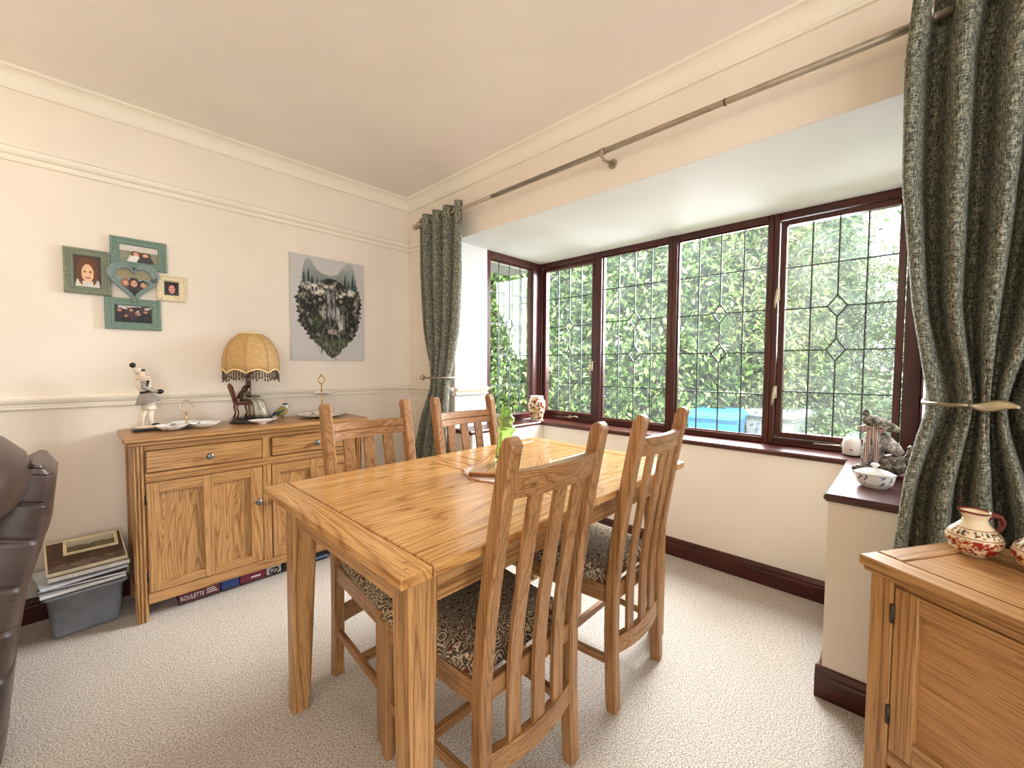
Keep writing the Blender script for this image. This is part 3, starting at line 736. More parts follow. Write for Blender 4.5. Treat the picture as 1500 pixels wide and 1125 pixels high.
holdback_right()

# ------------------------------------------------------------------ wall: photo frames and poster
def frame_mat(name, col, worn):
    t = NT(name); v = t.coords((1,1,1)); n = t.noise(v, 26, 4, .65); f = t.noise(v, 120, 3)
    c = t.ramp(f, [(.3, tuple(x*.7 for x in col[:3])+(1,)), (.6, col)]); k = t.ramp(n, [(.66, (0,0,0,1)), (.70, (1,1,1,1))]); c = t.mix(k, c, worn)
    t.bump(f, .4, .001); return t.set(c, .6)
FG = frame_mat('distressed_sage_paint', srgb(128,136,116), srgb(70,66,50)); FT = frame_mat('distressed_teal_paint', srgb(120,146,132), srgb(58,62,56)); FH = frame_mat('distressed_blue_grey_paint', srgb(134,154,152), srgb(64,70,70)); FW = frame_mat('distressed_cream_paint', srgb(238,222,184), srgb(120,70,48))
def people(skin, hair, tops, bg, faces):
    def fn(u, v):
        c = bg(u, v)
        for (fx, fy, r, hc, tc) in faces:
            dx, dy = (u-fx)/r, (v-fy)/r
            if v > fy+r*.9 and abs(u-fx) < r*1.25+.25*(v-fy): c = tc
            if dx*dx+dy*dy*.62 < 2.1 and not (dy > 1.1 and abs(dx) < .7): c = hc
            if dx*dx/.75+(dy-.1)**2*.72 < .85:
                c = skin
                if abs(abs(dx)-.38) < .17 and abs(dy+.05) < .12: c = tuple(q*.45 for q in skin)
                if abs(dx) < .34 and abs(dy-.62) < .09: c = (170,90,80)
        n = (fbm(u*22, v*22)-.5)*26
        return tuple(q+n for q in c)
    return fn
def build_frames():
    t = thing('photo_frame_cluster', 'cluster of four distressed picture frames around a heart frame', 'picture frame', (-1.6, -.002, 1.45))
    ox, oz = -1.6, 1.45
    def rect(x0, x1, z0, z1, w, mat, y0, th, fn, lab=None, tilt=0.0):
        x0 -= ox; x1 -= ox; z0 -= oz; z1 -= oz
        prof = [(0, 0), (0, th*.8), (w*.12, th), (w*.3, th), (w*.36, th*.78), (w*.62, th*.78), (w*.7, th*.92), (w*.86, th*.9), (w, th*.45), (w, 0)]
        corners = [(x0, z0, 1, 1), (x1, z0, -1, 1), (x1, z1, -1, -1), (x0, z1, 1, -1)]
        rings = [[(cx_+sx*p, -y0-h, cz_+sz*p) for p, h in prof] for cx_, cz_, sx, sz in corners]; m = MB()
        for k in range(4): m.loft([rings[k], rings[(k+1) % 4]], cap=False, smooth=False)
        fr = m.build('frame', mat, t)
        W, H = x1-x0-2*w+.004, z1-z0-2*w+.004
        grid_print('photo', W, H, 44, 44, fn, lambda a, b: (x0+w-.002+a, -y0-th*.35, z0+w-.002+b), fr)
        return fr
    sk = (226,172,138)
    child = people((236,190,148), (120,72,40), None, lambda u, v: (84,56,44) if v < .25 else (70,52,44), [(.5, .52, .27, (104,62,36), (222,214,206))])
    duo = people(sk, (120,84,58), None, lambda u, v: (214,206,196) if v < .35 else (138,136,118), [(.42, .50, .095, (98,66,46), (230,226,220)), (.66, .52, .095, (60,44,38), (60,56,60))])
    grp = people((196,140,112), (50,36,34), None, lambda u, v: (56,42,44) if fbm(u*6, v*6) > .45 else (206,198,196), [(.14, .30, .07, (50,30,26), (40,30,40)), (.44, .26, .07, (46,32,30), (70,40,48)), (.62, .48, .06, (130,104,90), (46,40,52)), (.82, .34, .065, (60,44,40), (30,28,34)), (.3, .6, .06, (40,30,30), (30,24,30))])
    man = people((222,156,140), (56,36,30), None, lambda u, v: (44,40,48), [(.52, .52, .26, (50,32,28), (60,66,80))])
    trio = people((214,160,130), (50,36,30), None, lambda u, v: (150,140,108) if v < .34 else (120,156,158), [(.27, .50, .09, (150,84,66), (90,66,60)), (.5, .50, .11, (44,34,30), (50,46,46)), (.76, .55, .10, (40,30,28), (66,60,60))])
    rect(-1.819, -1.664, 1.481, 1.688, .034, FG, .004, .020, child)
    rect(-1.664, -1.454, 1.626, 1.772, .034, FT, .003, .018, duo)
    rect(-1.690, -1.483, 1.326, 1.478, .036, FT, .003, .018, grp)
    rect(-1.497, -1.376, 1.482, 1.615, .032, FW, .002, .016, man)
    def heart(sc, k):
        a = 2*PI*k/48; x = 16*math.sin(a)**3; z = 13*math.cos(a)-5*math.cos(2*a)-2*math.cos(3*a)-math.cos(4*a)
        return x/16*sc*.096, (z+2.5)/14.5*sc*.100
    hx, hz = -1.582-ox, 1.553-oz
    m = MB(); prof = [(1.0, .012), (1.0, .026), (.95, .036), (.86, .034), (.83, .028), (.76, .034), (.70, .030), (.66, .016), (.66, .012)]
    rings = [[(hx+heart(s, k)[0], -h, hz+heart(s, k)[1]) for k in range(48)] for s, h in prof]
    m.loft(rings, cap=False); m.add([(hx+heart(1, k)[0], -.012, hz+heart(1, k)[1]) for k in range(48)], [tuple(range(48))])
    hf = m.build('heart_frame', FH, t)
    m = MB(); V = []; C = []; F = []
    nr = 16
    for r in range(nr+1):
        for k in range(48):
            x, z = heart(.68*max(r/nr, .01), k); V.append((hx+x, -.0185, hz+z)); C.append(srgb(*[max(0, min(255, q)) for q in trio(.5+x/.135, .5-z/.135)]))
    for r in range(nr):
        for k in range(48): F.append((r*48+k, r*48+(k+1) % 48, (r+1)*48+(k+1) % 48, (r+1)*48+k))
    m.add(V, F); m.col = C; m.build('photo', PRINT, hf)
build_frames()

SIL = [(.235,.015),(.27,.04),(.33,.115),(.40,.15),(.52,.165),(.62,.14),(.68,.07),(.74,.02),(.79,.005),(.835,.03),(.865,.11),(.885,.20),(.91,.27),(.945,.36),(.955,.43),(.935,.50),(.945,.56),(.915,.62),(.90,.69),(.86,.72),(.84,.775),(.79,.80),(.73,.86),(.66,.90),(.60,.955),(.53,.975),(.47,.955),(.42,.91),(.33,.85),(.27,.80),(.23,.79),(.19,.72),(.13,.68),(.085,.64),(.10,.57),(.07,.52),(.085,.47),(.05,.42),(.09,.36),(.10,.31),(.135,.26),(.145,.17),(.165,.08),(.20,.025)]
def wolf(u, v):
    bg = (200,197,196)
    ju = u+(fbm(u*30, v*30+9)-.5)*.035; jv = v+(fbm(u*34+5, v*34)-.5)*.03
    if v > .2 and v < .9: ju += .012*math.sin(v*140+u*20)*(1 if u < .5 else -1)
    if not inpoly(ju if v > .2 else u, jv if v > .2 else v, SIL):
        if v > .83 and abs(u-.5) < .24 and fbm(u*90, v*8) > .72 and inpoly(u, v-.05, SIL): return (70,74,54)
        return bg
    n = fbm(u*16, v*16, 4); n2 = fbm(u*40+3, v*40, 3)
    c = lerp((14,16,13), (150,144,128), (n-.36)*1.5+(n2-.5)*2.4)
    if v < .24+.05*math.sin(u*9):                                   # misty forest in the ears
        c = lerp((178,180,182), (120,130,128), v/.25+(n-.5)*.5)
        for tx, th, w in ((.165,.13,.030),(.225,.17,.028),(.27,.10,.034),(.34,.08,.02),(.41,.07,.018),(.47,.08,.02),(.53,.06,.016),(.60,.07,.02),(.66,.08,.02),(.72,.16,.032),(.77,.10,.026),(.83,.17,.032),(.87,.12,.02)):
            top = .27-th
            if v > top and abs(u-tx) < w*(v-top)/th*(.55+.45*abs(math.sin(v*160))): c = lerp((22,38,34), (66,88,82), n2)
    def glow(cx_, cz_, rx, rz, k=1.0): return max(0, 1-((u-cx_)/rx)**2-((v-cz_)/rz)**2)*k
    br = max(glow(.26,.29,.17,.05), glow(.34,.335,.12,.045), glow(.75,.31,.15,.05), glow(.65,.345,.10,.04), glow(.5,.27,.12,.035))
    if br > 0: c = lerp(c, (222,214,204), br*3.2*max(0, n2-.22))
    wf_ = glow(.51,.45,.13,.22)
    if wf_ > 0: c = lerp(c, (206,202,204), wf_*2.6*max(0, fbm(u*70, v*9, 3)-.34))
    wf2 = max(glow(.66,.66,.07,.14), glow(.60,.52,.06,.10), glow(.40,.54,.05,.10))
    if wf2 > 0: c = lerp(c, (212,208,208), wf2*3.2*max(0, fbm(u*80, v*12, 3)-.36))
    gr = max(glow(.33,.63,.13,.10), glow(.36,.79,.16,.04), glow(.6,.80,.2,.04))
    if gr > 0: c = lerp(c, lerp((30,40,22), (104,116,74), n2*1.3-.2), gr*.8)
    if v > .79: c = lerp(c, lerp((40,46,34), (120,124,92), n2*1.1), .7)
    for ex, ez in ((.375,.405),(.655,.405)):
        d = math.hypot((u-ex)/.055, (v-ez-.2*(u-ex)*(1 if ex < .5 else -1))/.028)
        if d < 1.5: c = lerp((20,20,18), c, (d-1.0)*2)
        d2 = math.hypot((u-ex)/.022, (v-ez)/.016)
        if d2 < 1: c = (196,188,150) if d2 > .45 else (16,16,14)
    nd = math.hypot((u-.52)/.085, (v-.625)/.045)
    if nd < 1: c = lerp((34,26,28), c, nd**4); c = lerp(c, (190,184,184), .8 if fbm(u*90, v*6) > .64 else 0)
    # small wolf standing on the ledge
    if glow(.54,.715,.075,.028) > 0: c = lerp((92,82,74), (200,190,180), n2)
    return c
def build_poster():
    t = thing('wolf_poster', 'grey canvas print of a wolf head made of forest and waterfall', 'poster', (-.864, -.002, 1.186))
    MB().box((0, -.016, 0), (.480, 0, .666), .001).build('canvas', plain('canvas_edge', srgb(196,193,192), .7), t)
    grid_print('printed_face', .478, .664, 130, 180, wolf, lambda a, b: (a+.001, -.0166, b+.001), t)
build_poster()

# ------------------------------------------------------------------ things on the sideboard
def clown():
    z0 = SBZ; t = thing('clown_figurine', 'white clown figurine with black pompom hat on a dark plinth', 'figurine', (-1.556, -.155, z0))
    CW = plain('glazed_white', srgb(228,214,194), .25); CS = plain('silver_grey_glaze', srgb(150,142,132), .25); SK = plain('figurine_skin', srgb(236,200,176), .4)
    MB().box((-.062, -.045, 0), (.062, .045, .014), .004).build('plinth', BLACK, t)
    MB().lathe([(.052, .014), (.046, .024), (.02, .028)], 18, sy=.75).build('ground', CW, t)
    m = MB(); m.tube([(-.025, 0, .02), (-.022, 0, .06), (-.004, 0, .11), (-.006, 0, .145)], [.012,.012,.017,.02], 10); m.tube([(.012, -.01, .025), (.006, -.008, .06), (.008, 0, .11), (.006, 0, .145)], [.010,.011,.018,.02], 10); m.build('trousers', CW, t)
    m = MB(); m.lathe([(.026, .10), (.032, .106), (.024, .113), (.03, .12), (.02, .125)], 14, (.004, 0, 0)); m.build('ruffle', CW, t)
    m = MB(); m.tube([(.010, -.012, .028), (.034, -.02, .026), (.042, -.022, .024)], [.009,.008,.004], 8); m.build('shoe', BLACK, t)
    rot = Matrix.Translation((0,0,.14)) @ Matrix.Rotation(-.16, 4, 'Y')
    m = MB(); m.lathe([(.048, -.006), (.046, .0), (.03, .03), (.021, .044)], 18); m.xf(rot); m.build('tunic_skirt', CS, t)
    m = MB(); m.lathe([(.021, .044), (.019, .05), (.028, .075), (.031, .10), (.022, .112), (.009, .118)], 16, sy=.8); m.xf(rot); m.build('torso', CW, t)
    m = MB(); m.lathe([(.0225, .042), (.0225, .052)], 16); m.tube([(.018, -.02, .10), (.006, -.03, .075), (.012, -.028, .05)], .006, 8); m.xf(rot); m.build('black_sash', BLACK, t)
    m = MB()
    for s in (-1, 1): m.tube([(.0, s*.026, .10), (.005+.01*s, s*.036, .07), (.03, s*.022, .045), (.046, s*.006, .04)], [.011,.010,.008,.006], 8)
    m.xf(rot); m.build('arms', CS, t)
    m = MB(); m.ball((.052, 0, .038), (.016,.018,.012)); m.xf(rot); m.build('mandolin', BLACK, t)
    m = MB(); m.ball((.0, 0, .134), (.016,.015,.019)); m.xf(rot); m.build('head', SK, t)
    m = MB(); m.lathe([(.03, .112), (.034, .116), (.026, .121), (.01, .122)], 14); m.xf(rot); m.build('ruff_collar', CW, t)
    m = MB(); m.tube([(-.002, 0, .142), (-.012, 0, .158), (-.022, 0, .168)], [.017,.014,.006], 10); m.xf(rot); m.build('hat', CW, t)
    m = MB(); m.ball((-.022, 0, .180), .0125); m.ball((.006, -.002, .150), (.014,.014,.006)); m.xf(rot); m.build('pompom', BLACK, t)
clown()
def painted_spots(mb_v, fn): return [srgb(*fn(*p)) for p in mb_v]
def floral(base, cols, sc, th):
    def fn(x, y, z):
        a = fbm(x*sc+7, y*sc+z*sc*.7+3, 3); b = fbm(x*sc*1.3+31, y*sc*1.3-z*sc+17, 2)
        if a > th: return cols[int(b*7.9) % len(cols)]
        return base
    return fn
def trefoil():
    z0 = SBZ; t = thing('trefoil_dish', 'white three lobed china dish with a gilt ring handle', 'dish', (-1.418, -.205, z0))
    for a in (-.9, 2.2, .9):
        c = {-.9: (-.062, -.03), 2.2: (.0, .055), .9: (.07, -.025)}[a]
        m = MB(); m.lathe([(.02, .004), (.035, .006), (.055, .018), (.066, .027), (.067, .029), (.063, .028), (.05, .018), (.03, .009), (.004, .008)], 26, (c[0], c[1], 0))
        m.col = painted_spots(m.v, floral((246,246,243), [(170,176,150), (220,190,150), (90,96,130)], 38, .74)); m.build('lobe', PRINTCH, t)
    m = MB(); m.tube([(0, 0, .01), (0, 0, .085)], .0035, 8); m.build('stem', BRASS, t)
    m = MB(); m.tube([(.026*math.cos(a*PI/12)*(1+.06*math.cos(4*a*PI/12)), 0, .112+.026*math.sin(a*PI/12)*(1+.06*math.cos(4*a*PI/12))) for a in range(25)], .0035, 8); m.build('ring_handle', BRASSPALE, t)
trefoil()
BRONZE = plain('antique_bronze', srgb(92,76,62), .3, .75, .5, .35); BRONZEL = plain('pale_bronze_dress', srgb(150,140,122), .3, .6, .5, .4)
def table_lamp():
    z0 = SBZ; t = thing('table_lamp', 'bronze seated lady lamp with fringed tan shade', 'lamp', (-1.118, -.155, z0))
    m = MB(); m.lathe([(.108, 0), (.108, .008), (.10, .012), (.10, .022), (.094, .028), (.02, .03)], 32, sy=.72); m.build('base', BLACK, t)
    m = MB()
    for x, y in ((-.075, -.03), (-.075, .03), (-.02, -.035), (-.02, .035)): m.tube([(x-.006, y, .028), (x+.003, y, .055), (x-.004, y, .085), (x, y, .105)], [.006,.004,.005,.007], 8)
    m.box((-.082, -.04, .100), (-.01, .04, .112), .004)
    for y in (-.034, .034): m.tube([(-.078, y, .11), (-.088, y, .155), (-.102, y, .20)], [.006,.006,.006], 8)
    m.tube([(-.102, -.034, .20), (-.106, 0, .212), (-.102, .034, .20)], .007, 8); m.tube([(-.085, 0, .11), (-.09, 0, .16), (-.104, 0, .205)], [.014,.018,.012], 8, flat=.3)
    m.build('seat_chair', plain('reddish_bronze', srgb(110,62,48), .35, .6), t)
    m = MB()   # flowing skirt
    rings = []
    for z, cx_, r in ((.028, .038, .058), (.05, .03, .046), (.08, .026, .040), (.105, .022, .038), (.122, .012, .036), (.134, -.006, .030), (.138, -.03, .02)):
        rings.append([(cx_+r*(1+.10*math.cos(9*a))*math.cos(a), r*.8*(1+.10*math.cos(9*a))*math.sin(a), z) for a in [2*PI*k/54 for k in range(54)]])
    m.loft(rings); m.build('skirt', BRONZEL, t)
    m = MB(); m.tube([(-.036, 0, .118), (-.036, 0, .14), (-.030, 0, .165), (-.026, 0, .19), (-.024, 0, .205)], [.028,.022,.020,.024,.012], 12); m.build('torso', BRONZE, t)
    m = MB(); m.tube([(-.024, 0, .20), (-.02, 0, .222)], [.008,.007], 8); m.ball((-.016, 0, .236), (.014,.013,.018)); m.ball((-.022, 0, .248), (.014,.014,.010)); m.build('head', BRONZE, t)
    m = MB(); m.tube([(-.026, -.022, .195), (-.046, -.036, .165), (-.01, -.030, .148), (.036, -.018, .142)], [.008,.007,.006,.004], 8); m.tube([(-.026, .022, .195), (-.05, .036, .16), (-.06, .036, .13)], [.008,.007,.006], 8); m.build('arms', BRONZE, t)
    m = MB(); m.tube([(-.002, .03, .028), (-.002, .03, .30)], .006, 10); m.lathe([(.016, .27), (.016, .31), (.01, .315)], 12, (-.002, .03, 0)); m.build('stem', BRONZE, t)
    # shade: eight bowed fabric panels, scalloped hem
    SH = NT('tan_shade_fabric'); v = SH.coords(); n = SH.noise(v, 60, 3); c = SH.ramp(n, [(.3, srgb(184,146,92)), (.7, srgb(200,164,110))]); shm = SH.set(c, .8)
    prof = [(0.134, 0.0), (.137, .03), (.135, .065), (.127, .10), (.112, .135), (.090, .165), (.064, .187), (.050, .195)]
    zb_ = .295; sc = .020; n = 64; panels = 8
    def hem(a): return sc*(1-abs(math.sin(a*panels/2)))**1.0
    def ring(r, z, w):
        out = []
        for k in range(n):
            a = 2*PI*k/n; ph = abs(math.sin(a*panels/2)); rr = r*(1-.035*ph*(.4+w)); out.append((rr*math.cos(a+.35), rr*math.sin(a+.35), zb_+z-(hem(a)*(1-w) if w < 1 else 0)))
        return out
    m = MB(); m.loft([ring(r, z, min(1, z/.06)) for r, z in prof], cap=False); o = m.build('shade', shm, t); md = o.modifiers.new('fabric', 'SOLIDIFY'); md.thickness = .002
    for k in range(panels):
        a = 2*PI*k/panels; m = MB(); m.tube([(r*1.004*math.cos(a+.35), r*1.004*math.sin(a+.35), zb_+z-(sc*(1-min(1, z/.06)))) for r, z in prof], .0016, 6); m.build('seam', plain('shade_seam', srgb(168,128,76), .8) if k == 0 else bpy.data.materials['shade_seam'], o)
    trim = plain('cream_braid', srgb(238,216,160), .7)
    hemr = ring(.1355, 0.0, 0)
    for nm, pts, r in (('hem_braid', hemr, .0042), ('top_braid', ring(.050, .196, 1), .0035)):
        m = MB(); m.tube(pts+[pts[0]], r, 6); m.build(nm, trim, o)
    m = MB()
    for k in range(56):
        a = 2*PI*k/56; hz_ = zb_-hem(a); ph = abs(math.sin(a*panels/2)); rr = .134*(1-.035*ph*.4)
        x, y = rr*math.cos(a+.35), rr*math.sin(a+.35); L = .050+.006*(k % 2)
        m.tube([(x, y, hz_-.003), (x, y, hz_-L*.62)], .0019, 5); m.ball((x, y, hz_-L*.35), .0032, 6, 4); m.ball((x, y, hz_-L*.8), (.004,.004,.0085), 6, 5)
    m.build('bead_fringe', plain('dark_bead', srgb(86,62,52), .2), o)
    m = MB(); m.ball((-.002, .03, .345), (.024,.024,.03)); m.build('bulb', CHINA, t)
table_lamp()
def small_dish():
    t = thing('small_dish', 'small white china leaf dish beside the lamp base', 'dish', (-1.104, -.278, SBZ))
    m = MB(); m.lathe([(.018, 0), (.02, .006), (.045, .014), (.062, .022), (.064, .024), (.058, .022), (.03, .011), (.004, .009)], 28, sx=1.05, sy=.72); m.build('bowl', CHINA, t)
    m = MB(); m.tube([(.058, .0, .022), (.075, .004, .026)], [.01,.003], 8, flat=.4); m.build('lip', CHINA, t)
small_dish()
def bird():
    t = thing('bird_ornament', 'small blue tit bird ornament right of the lamp', 'ornament', (-.962, -.135, SBZ), .1)
    YG = plain('olive_yellow_plumage', srgb(150,140,70), .6, 0, .3, .25); BL = plain('slate_blue_plumage', srgb(64,80,92), .6, 0, .3, .25)
    rot = Matrix.Rotation(-.75, 3, 'Y')
    m = MB(); m.ball((0, 0, .046), (.036,.024,.025), 16, 10, rot); m.build('body', YG, t)
    m = MB(); m.ball((.022, 0, .076), (.018,.017,.0165), 14, 8); m.build('head', CHINA, t)
    m = MB(); m.ball((.021, 0, .0845), (.0155,.0155,.009), 14, 8); m.tube([(.006, -.014, .074), (.022, -.0175, .077), (.038, -.004, .077)], .002, 6); m.tube([(.006, .014, .074), (.022, .0175, .077), (.038, .004, .077)], .002, 6); m.build('cap', BL, t)
    m = MB(); m.tube([(.038, 0, .075), (.049, 0, .072)], [.004,.0008], 8); m.build('beak', BLACK, t)
    m = MB()
    for s in (-1, 1): m.tube([(.008, s*.019, .058), (-.022, s*.022, .042), (-.05, s*.012, .026)], [.007,.014,.003], 8, flat=.5)
    m.tube([(-.022, 0, .032), (-.085, 0, .020)], [.010,.006], 8, flat=.5); m.build('wing', BL, t)
    m = MB()
    for s in (-1, 1): m.tube([(.002, s*.008, .026), (.004, s*.008, .004), (.016, s*.008, .002)], .0018, 6)
    m.build('legs', BLACK, t)
bird()
def cake_stand():
    t = thing('cake_stand', 'two tier china cake stand with gold handle on the sideboard', 'cake stand', (-.752, -.19, SBZ))
    def plate(r, z, nm):
        m = MB(); m.lathe([(r*.45, z), (r*.55, z+.004), (r*.75, z+.008), (r, z+.018), (r*1.005, z+.020), (r*.97, z+.0195), (r*.72, z+.011), (r*.35, z+.007), (.004, z+.007)], 40)
        f = floral((247,245,240), [(150,60,50), (90,110,60), (200,150,70), (230,190,170)], 34, .58)
        m.col = [srgb(*(f(*p) if math.hypot(p[0], p[1]) < r*.96 and p[2] > z+.006 else (247,245,240))) for p in m.v]; return m.build(nm, PRINTCH, t)
    plate(.135, .003, 'lower_plate'); plate(.094, .138, 'upper_plate')
    m = MB(); m.tube([(0,0,.008), (0,0,.205)], .0038, 8); m.lathe([(.008, .150), (.009, .155), (.005, .16)], 10); m.build('stem', BRASS, t)
    m = MB(); m.tube([(0,0,.205), (.012,0,.212), (.022,0,.232), (.010,0,.248), (0,0,.252), (-.010,0,.248), (-.022,0,.232), (-.012,0,.212), (0,0,.205)], .003, 8); m.ball((0,0,.258), .006); m.build('handle', BRASS, t)
cake_stand()

# ------------------------------------------------------------------ under and beside the sideboard
def text_mesh(s, size, mat, parent, m4, name='lettering', extrude=.0004):
    cu = bpy.data.curves.new(name, 'FONT'); cu.body = s; cu.size = size; cu.extrude = extrude; cu.space_character = 1.05
    tmp = bpy.data.objects.new('tmp_text', cu); COL.objects.link(tmp)
    dg = bpy.context.evaluated_depsgraph_get(); me = bpy.data.meshes.new_from_object(tmp.evaluated_get(dg)); me.transform(m4)
    bpy.data.objects.remove(tmp); o = bpy.data.objects.new(name, me); COL.objects.link(o); me.materials.clear(); me.materials.append(mat); o.parent = parent; return o
PAPERW = plain('white_card', srgb(228,226,222), .6)
STAND = Matrix(((1,0,0,0),(0,0,-1,0),(0,1,0,0),(0,0,0,1)))
def game(name, label, x0, x1, h, col, y0=-.318, y1=-.09):
    t = thing(name, label, 'board game', ((x0+x1)/2, (y0+y1)/2, 0), 0, 'boxed games under the sideboard'); w = (x1-x0)/2; d = (y1-y0)/2
    MB().box((-w+.002, -d+.002, 0), (w-.002, d-.002, h-.004), .001).build('tray', plain('card_inner', srgb(60,40,40), .7), t)
    MB().box((-w, -d, .012), (w, d, h), .0015).build('lid', plain('card_'+name, col, .4, 0, .4, .08, 60), t)
    return t, w, d
t, w, d = game('roulette_box', 'maroon ROULETTE game box on the carpet under the sideboard', -1.482, -1.316, .058, srgb(96,36,44))
text_mesh('ROULETTE', .030, PAPERW, t, Matrix.Translation((-w+.006, -d-.0006, .020)) @ STAND @ Matrix.Diagonal((.62, 1, 1, 1)))
m = MB()
for k in range(3): m.box((w-.058, -d-.001, .022+k*.010), (w-.012-.006*k, -d, .026+k*.010))
m.build('small_print', PAPERW, t)
game('blue_game_box', 'blue game box between two red boxes under the sideboard', -1.312, -1.235, .060, srgb(44,72,128))
t, w, d = game('red_game_box', 'dark red game box right of the blue one under the sideboard', -1.231, -1.112, .057, srgb(124,40,60))
MB().box((-.01, -d-.001, .026), (.035, -d, .034)).build('small_print', PAPERW, t)
t, w, d = game('picture_game_box', 'grey game box with a black drawing under the sideboard', -1.108, -1.035, .056, srgb(190,184,182))
m = MB(); m.tube([(.022*math.cos(a*PI/8), -d-.0005, .030+.014*math.sin(a*PI/8)) for a in range(17)], .0035, 6); m.tube([(-.02, -d-.0005, .016), (.02, -d-.0005, .044)], .003, 6); m.build('drawing', BLACK, t)
t, w, d = game('black_game_box', 'black game box with blue band under the sideboard', -1.031, -.78, .055, srgb(32,34,40))
MB().box((.05, -d-.001, .014), (w, -d, .026)).build('band', plain('blue_band', srgb(110,140,190), .4), t)

def storage_tub():
    t = thing('storage_tub', 'grey translucent plastic storage tub beside the sideboard', 'storage box', (-1.79, -.16, 0), .06)
    TUB = plain('smoky_plastic', srgb(136,140,146), .3, 0, .5, .35, 9)
    m = MB(); rings = []
    def rr(w, d, z, c=.02):
        pts = []
        for sx, sy, a0 in ((1,1,0),(-1,1,PI/2),(-1,-1,PI),(1,-1,1.5*PI)):
            for k in range(4): a = a0+k*PI/6; pts.append((sx*(w-c)+c*math.cos(a), sy*(d-c)+c*math.sin(a), z))
        return pts
    for w, d, z in ((.100,.088,0),(.104,.092,.01),(.118,.105,.175),(.132,.118,.177),(.132,.118,.190),(.116,.103,.190),(.098,.086,.014)): rings.append(rr(w, d, z))
    m.loft(rings); m.build('tub', TUB, t)
    return t
storage_tub()
mags = [('magazine', 'white magazine lowest in the pile on the grey tub', (-1.80, -.165, .197), .10, .26, .235, .014, srgb(206,208,212), -.05),
        ('folder', 'black and white folder second up in the pile on the tub', (-1.785, -.158, .213), -.06, .27, .22, .012, srgb(70,74,80), -.06),
        ('magazine', 'pale blue magazine in the middle of the pile on the tub', (-1.80, -.160, .229), .16, .27, .22, .012, srgb(190,200,216), -.08),
        ('album', 'cream photograph album near the top of the pile on the tub', (-1.775, -.150, .248), .05, .25, .22, .018, srgb(226,214,190), -.12)]
for nm, lab, loc, rz, w, d, h, col, tilt in mags:
    t = thing(nm, lab, 'magazine' if nm == 'magazine' else nm, loc, rz, 'papers piled on the tub'); t.rotation_euler = (-tilt*0, 0, rz)
    MB().box((-w/2, -d/2, 0), (w/2, d/2, h), .001).build('cover', plain('cover_'+lab[:8].replace(' ', '_'), col, .35), t)
    m = MB().box((-w/2+.002, -d/2-.0008, .003), (w/2-.002, d/2-.004, h-.003)); m.build('pages', plain('page_block', srgb(232,230,226), .8, 0, .2, .2, 200), t)
def canvas_pics():
    t = thing('framed_picture', 'brown picture in a cream frame leaning on the wall atop the tub pile', 'picture', (-1.775, -.262, .272), .06)
    t.rotation_euler = (.30, 0, .06)
    MB().box((-.125, 0, 0), (.125, .225, .014), .002).build('frame', plain('cream_frame_edge', srgb(220,208,180), .5), t)
    def fn(u, v):
        n = fbm(u*9, v*6, 3); c = lerp((58,40,32), (96,70,54), n)
        if v > .78: c = lerp((40,30,28), (170,150,130), fbm(u*16, v*30))
        return c
    grid_print('picture_face', .236, .21, 36, 36, fn, lambda a, b: (a-.118, b+.007, .0146), t)
    t2 = thing('framed_photo', 'small cream framed landscape photograph lying on the brown picture', 'picture', (-1.765, -.115, .332), -.04); t2.rotation_euler = (.30, 0, .02)
    m = MB()
    for a, b in (((-.088, -.055), (.088, -.043)), ((-.088, .043), (.088, .055)), ((-.088, -.043), (-.076, .043)), ((.076, -.043), (.088, .043))): m.box((a[0], a[1], 0), (b[0], b[1], .010), .002)
    m.build('frame', plain('cream_frame', srgb(226,212,176), .5), t2)
    def fn2(u, v):
        n = fbm(u*8, v*5, 3); c = lerp((196,190,170), (150,150,140), v*1.2)
        if v > .45+.2*(fbm(u*5, 2)-.5): c = lerp((70,64,44), (132,120,84), n)
        return c
    grid_print('photo', .156, .09, 30, 20, fn2, lambda a, b: (a-.078, b-.045, .004), t2)
canvas_pics()

# ------------------------------------------------------------------ on the table
def doily():
    m = MB(); n = 72; R = .16; rings = []
    for r, z in ((.03, .0015), (.6, .0015), (.8, .002), (.93, .0015), (1.0, .0012)):
        rings.append([((R*r*(1+(.03*abs(math.sin(k*PI/4)) if r > .9 else 0)))*math.cos(2*PI*k/n), (R*r*(1+(.03*abs(math.sin(k*PI/4)) if r > .9 else 0)))*math.sin(2*PI*k/n), z) for k in range(n)])
    m.loft(rings, cap=True)
    t = thing('doily', 'pale pink crocheted doily under the wooden board', 'doily', (-.66, -1.70, .7535)); o = m.build('lace', plain('pink_cotton', srgb(240,222,212), .9, 0, .1, .2, 180), t)
    m = MB(); q = [(R*1.0*(1+.03*abs(math.sin(k*PI/4)))*math.cos(2*PI*k/n), R*1.0*(1+.03*abs(math.sin(k*PI/4)))*math.sin(2*PI*k/n), .002) for k in range(n)]; m.tube(q+[q[0]], .0025, 6); m.build('edging', plain('rose_edging', srgb(214,160,148), .9), t)
doily()
def board():
    an = math.atan2(-.164+.0, .228); e1 = Vector((.228, .164)).normalized()
    t = thing('wooden_board', 'square wooden board on the doily carrying the green vase', 'board', (-.622, -1.695, .7565), math.atan2(e1.y, e1.x))
    s = .142
    MB().box((-s, -s, 0), (s, s, .017), .002).build('slab', TOPOAK, t)
    MB().box((-s-.0006, -s-.0006, .002), (s+.0006, s+.0006, .013), .001).build('edge_band', plain('dark_board_edge', srgb(132,84,50), .5), t)
board()
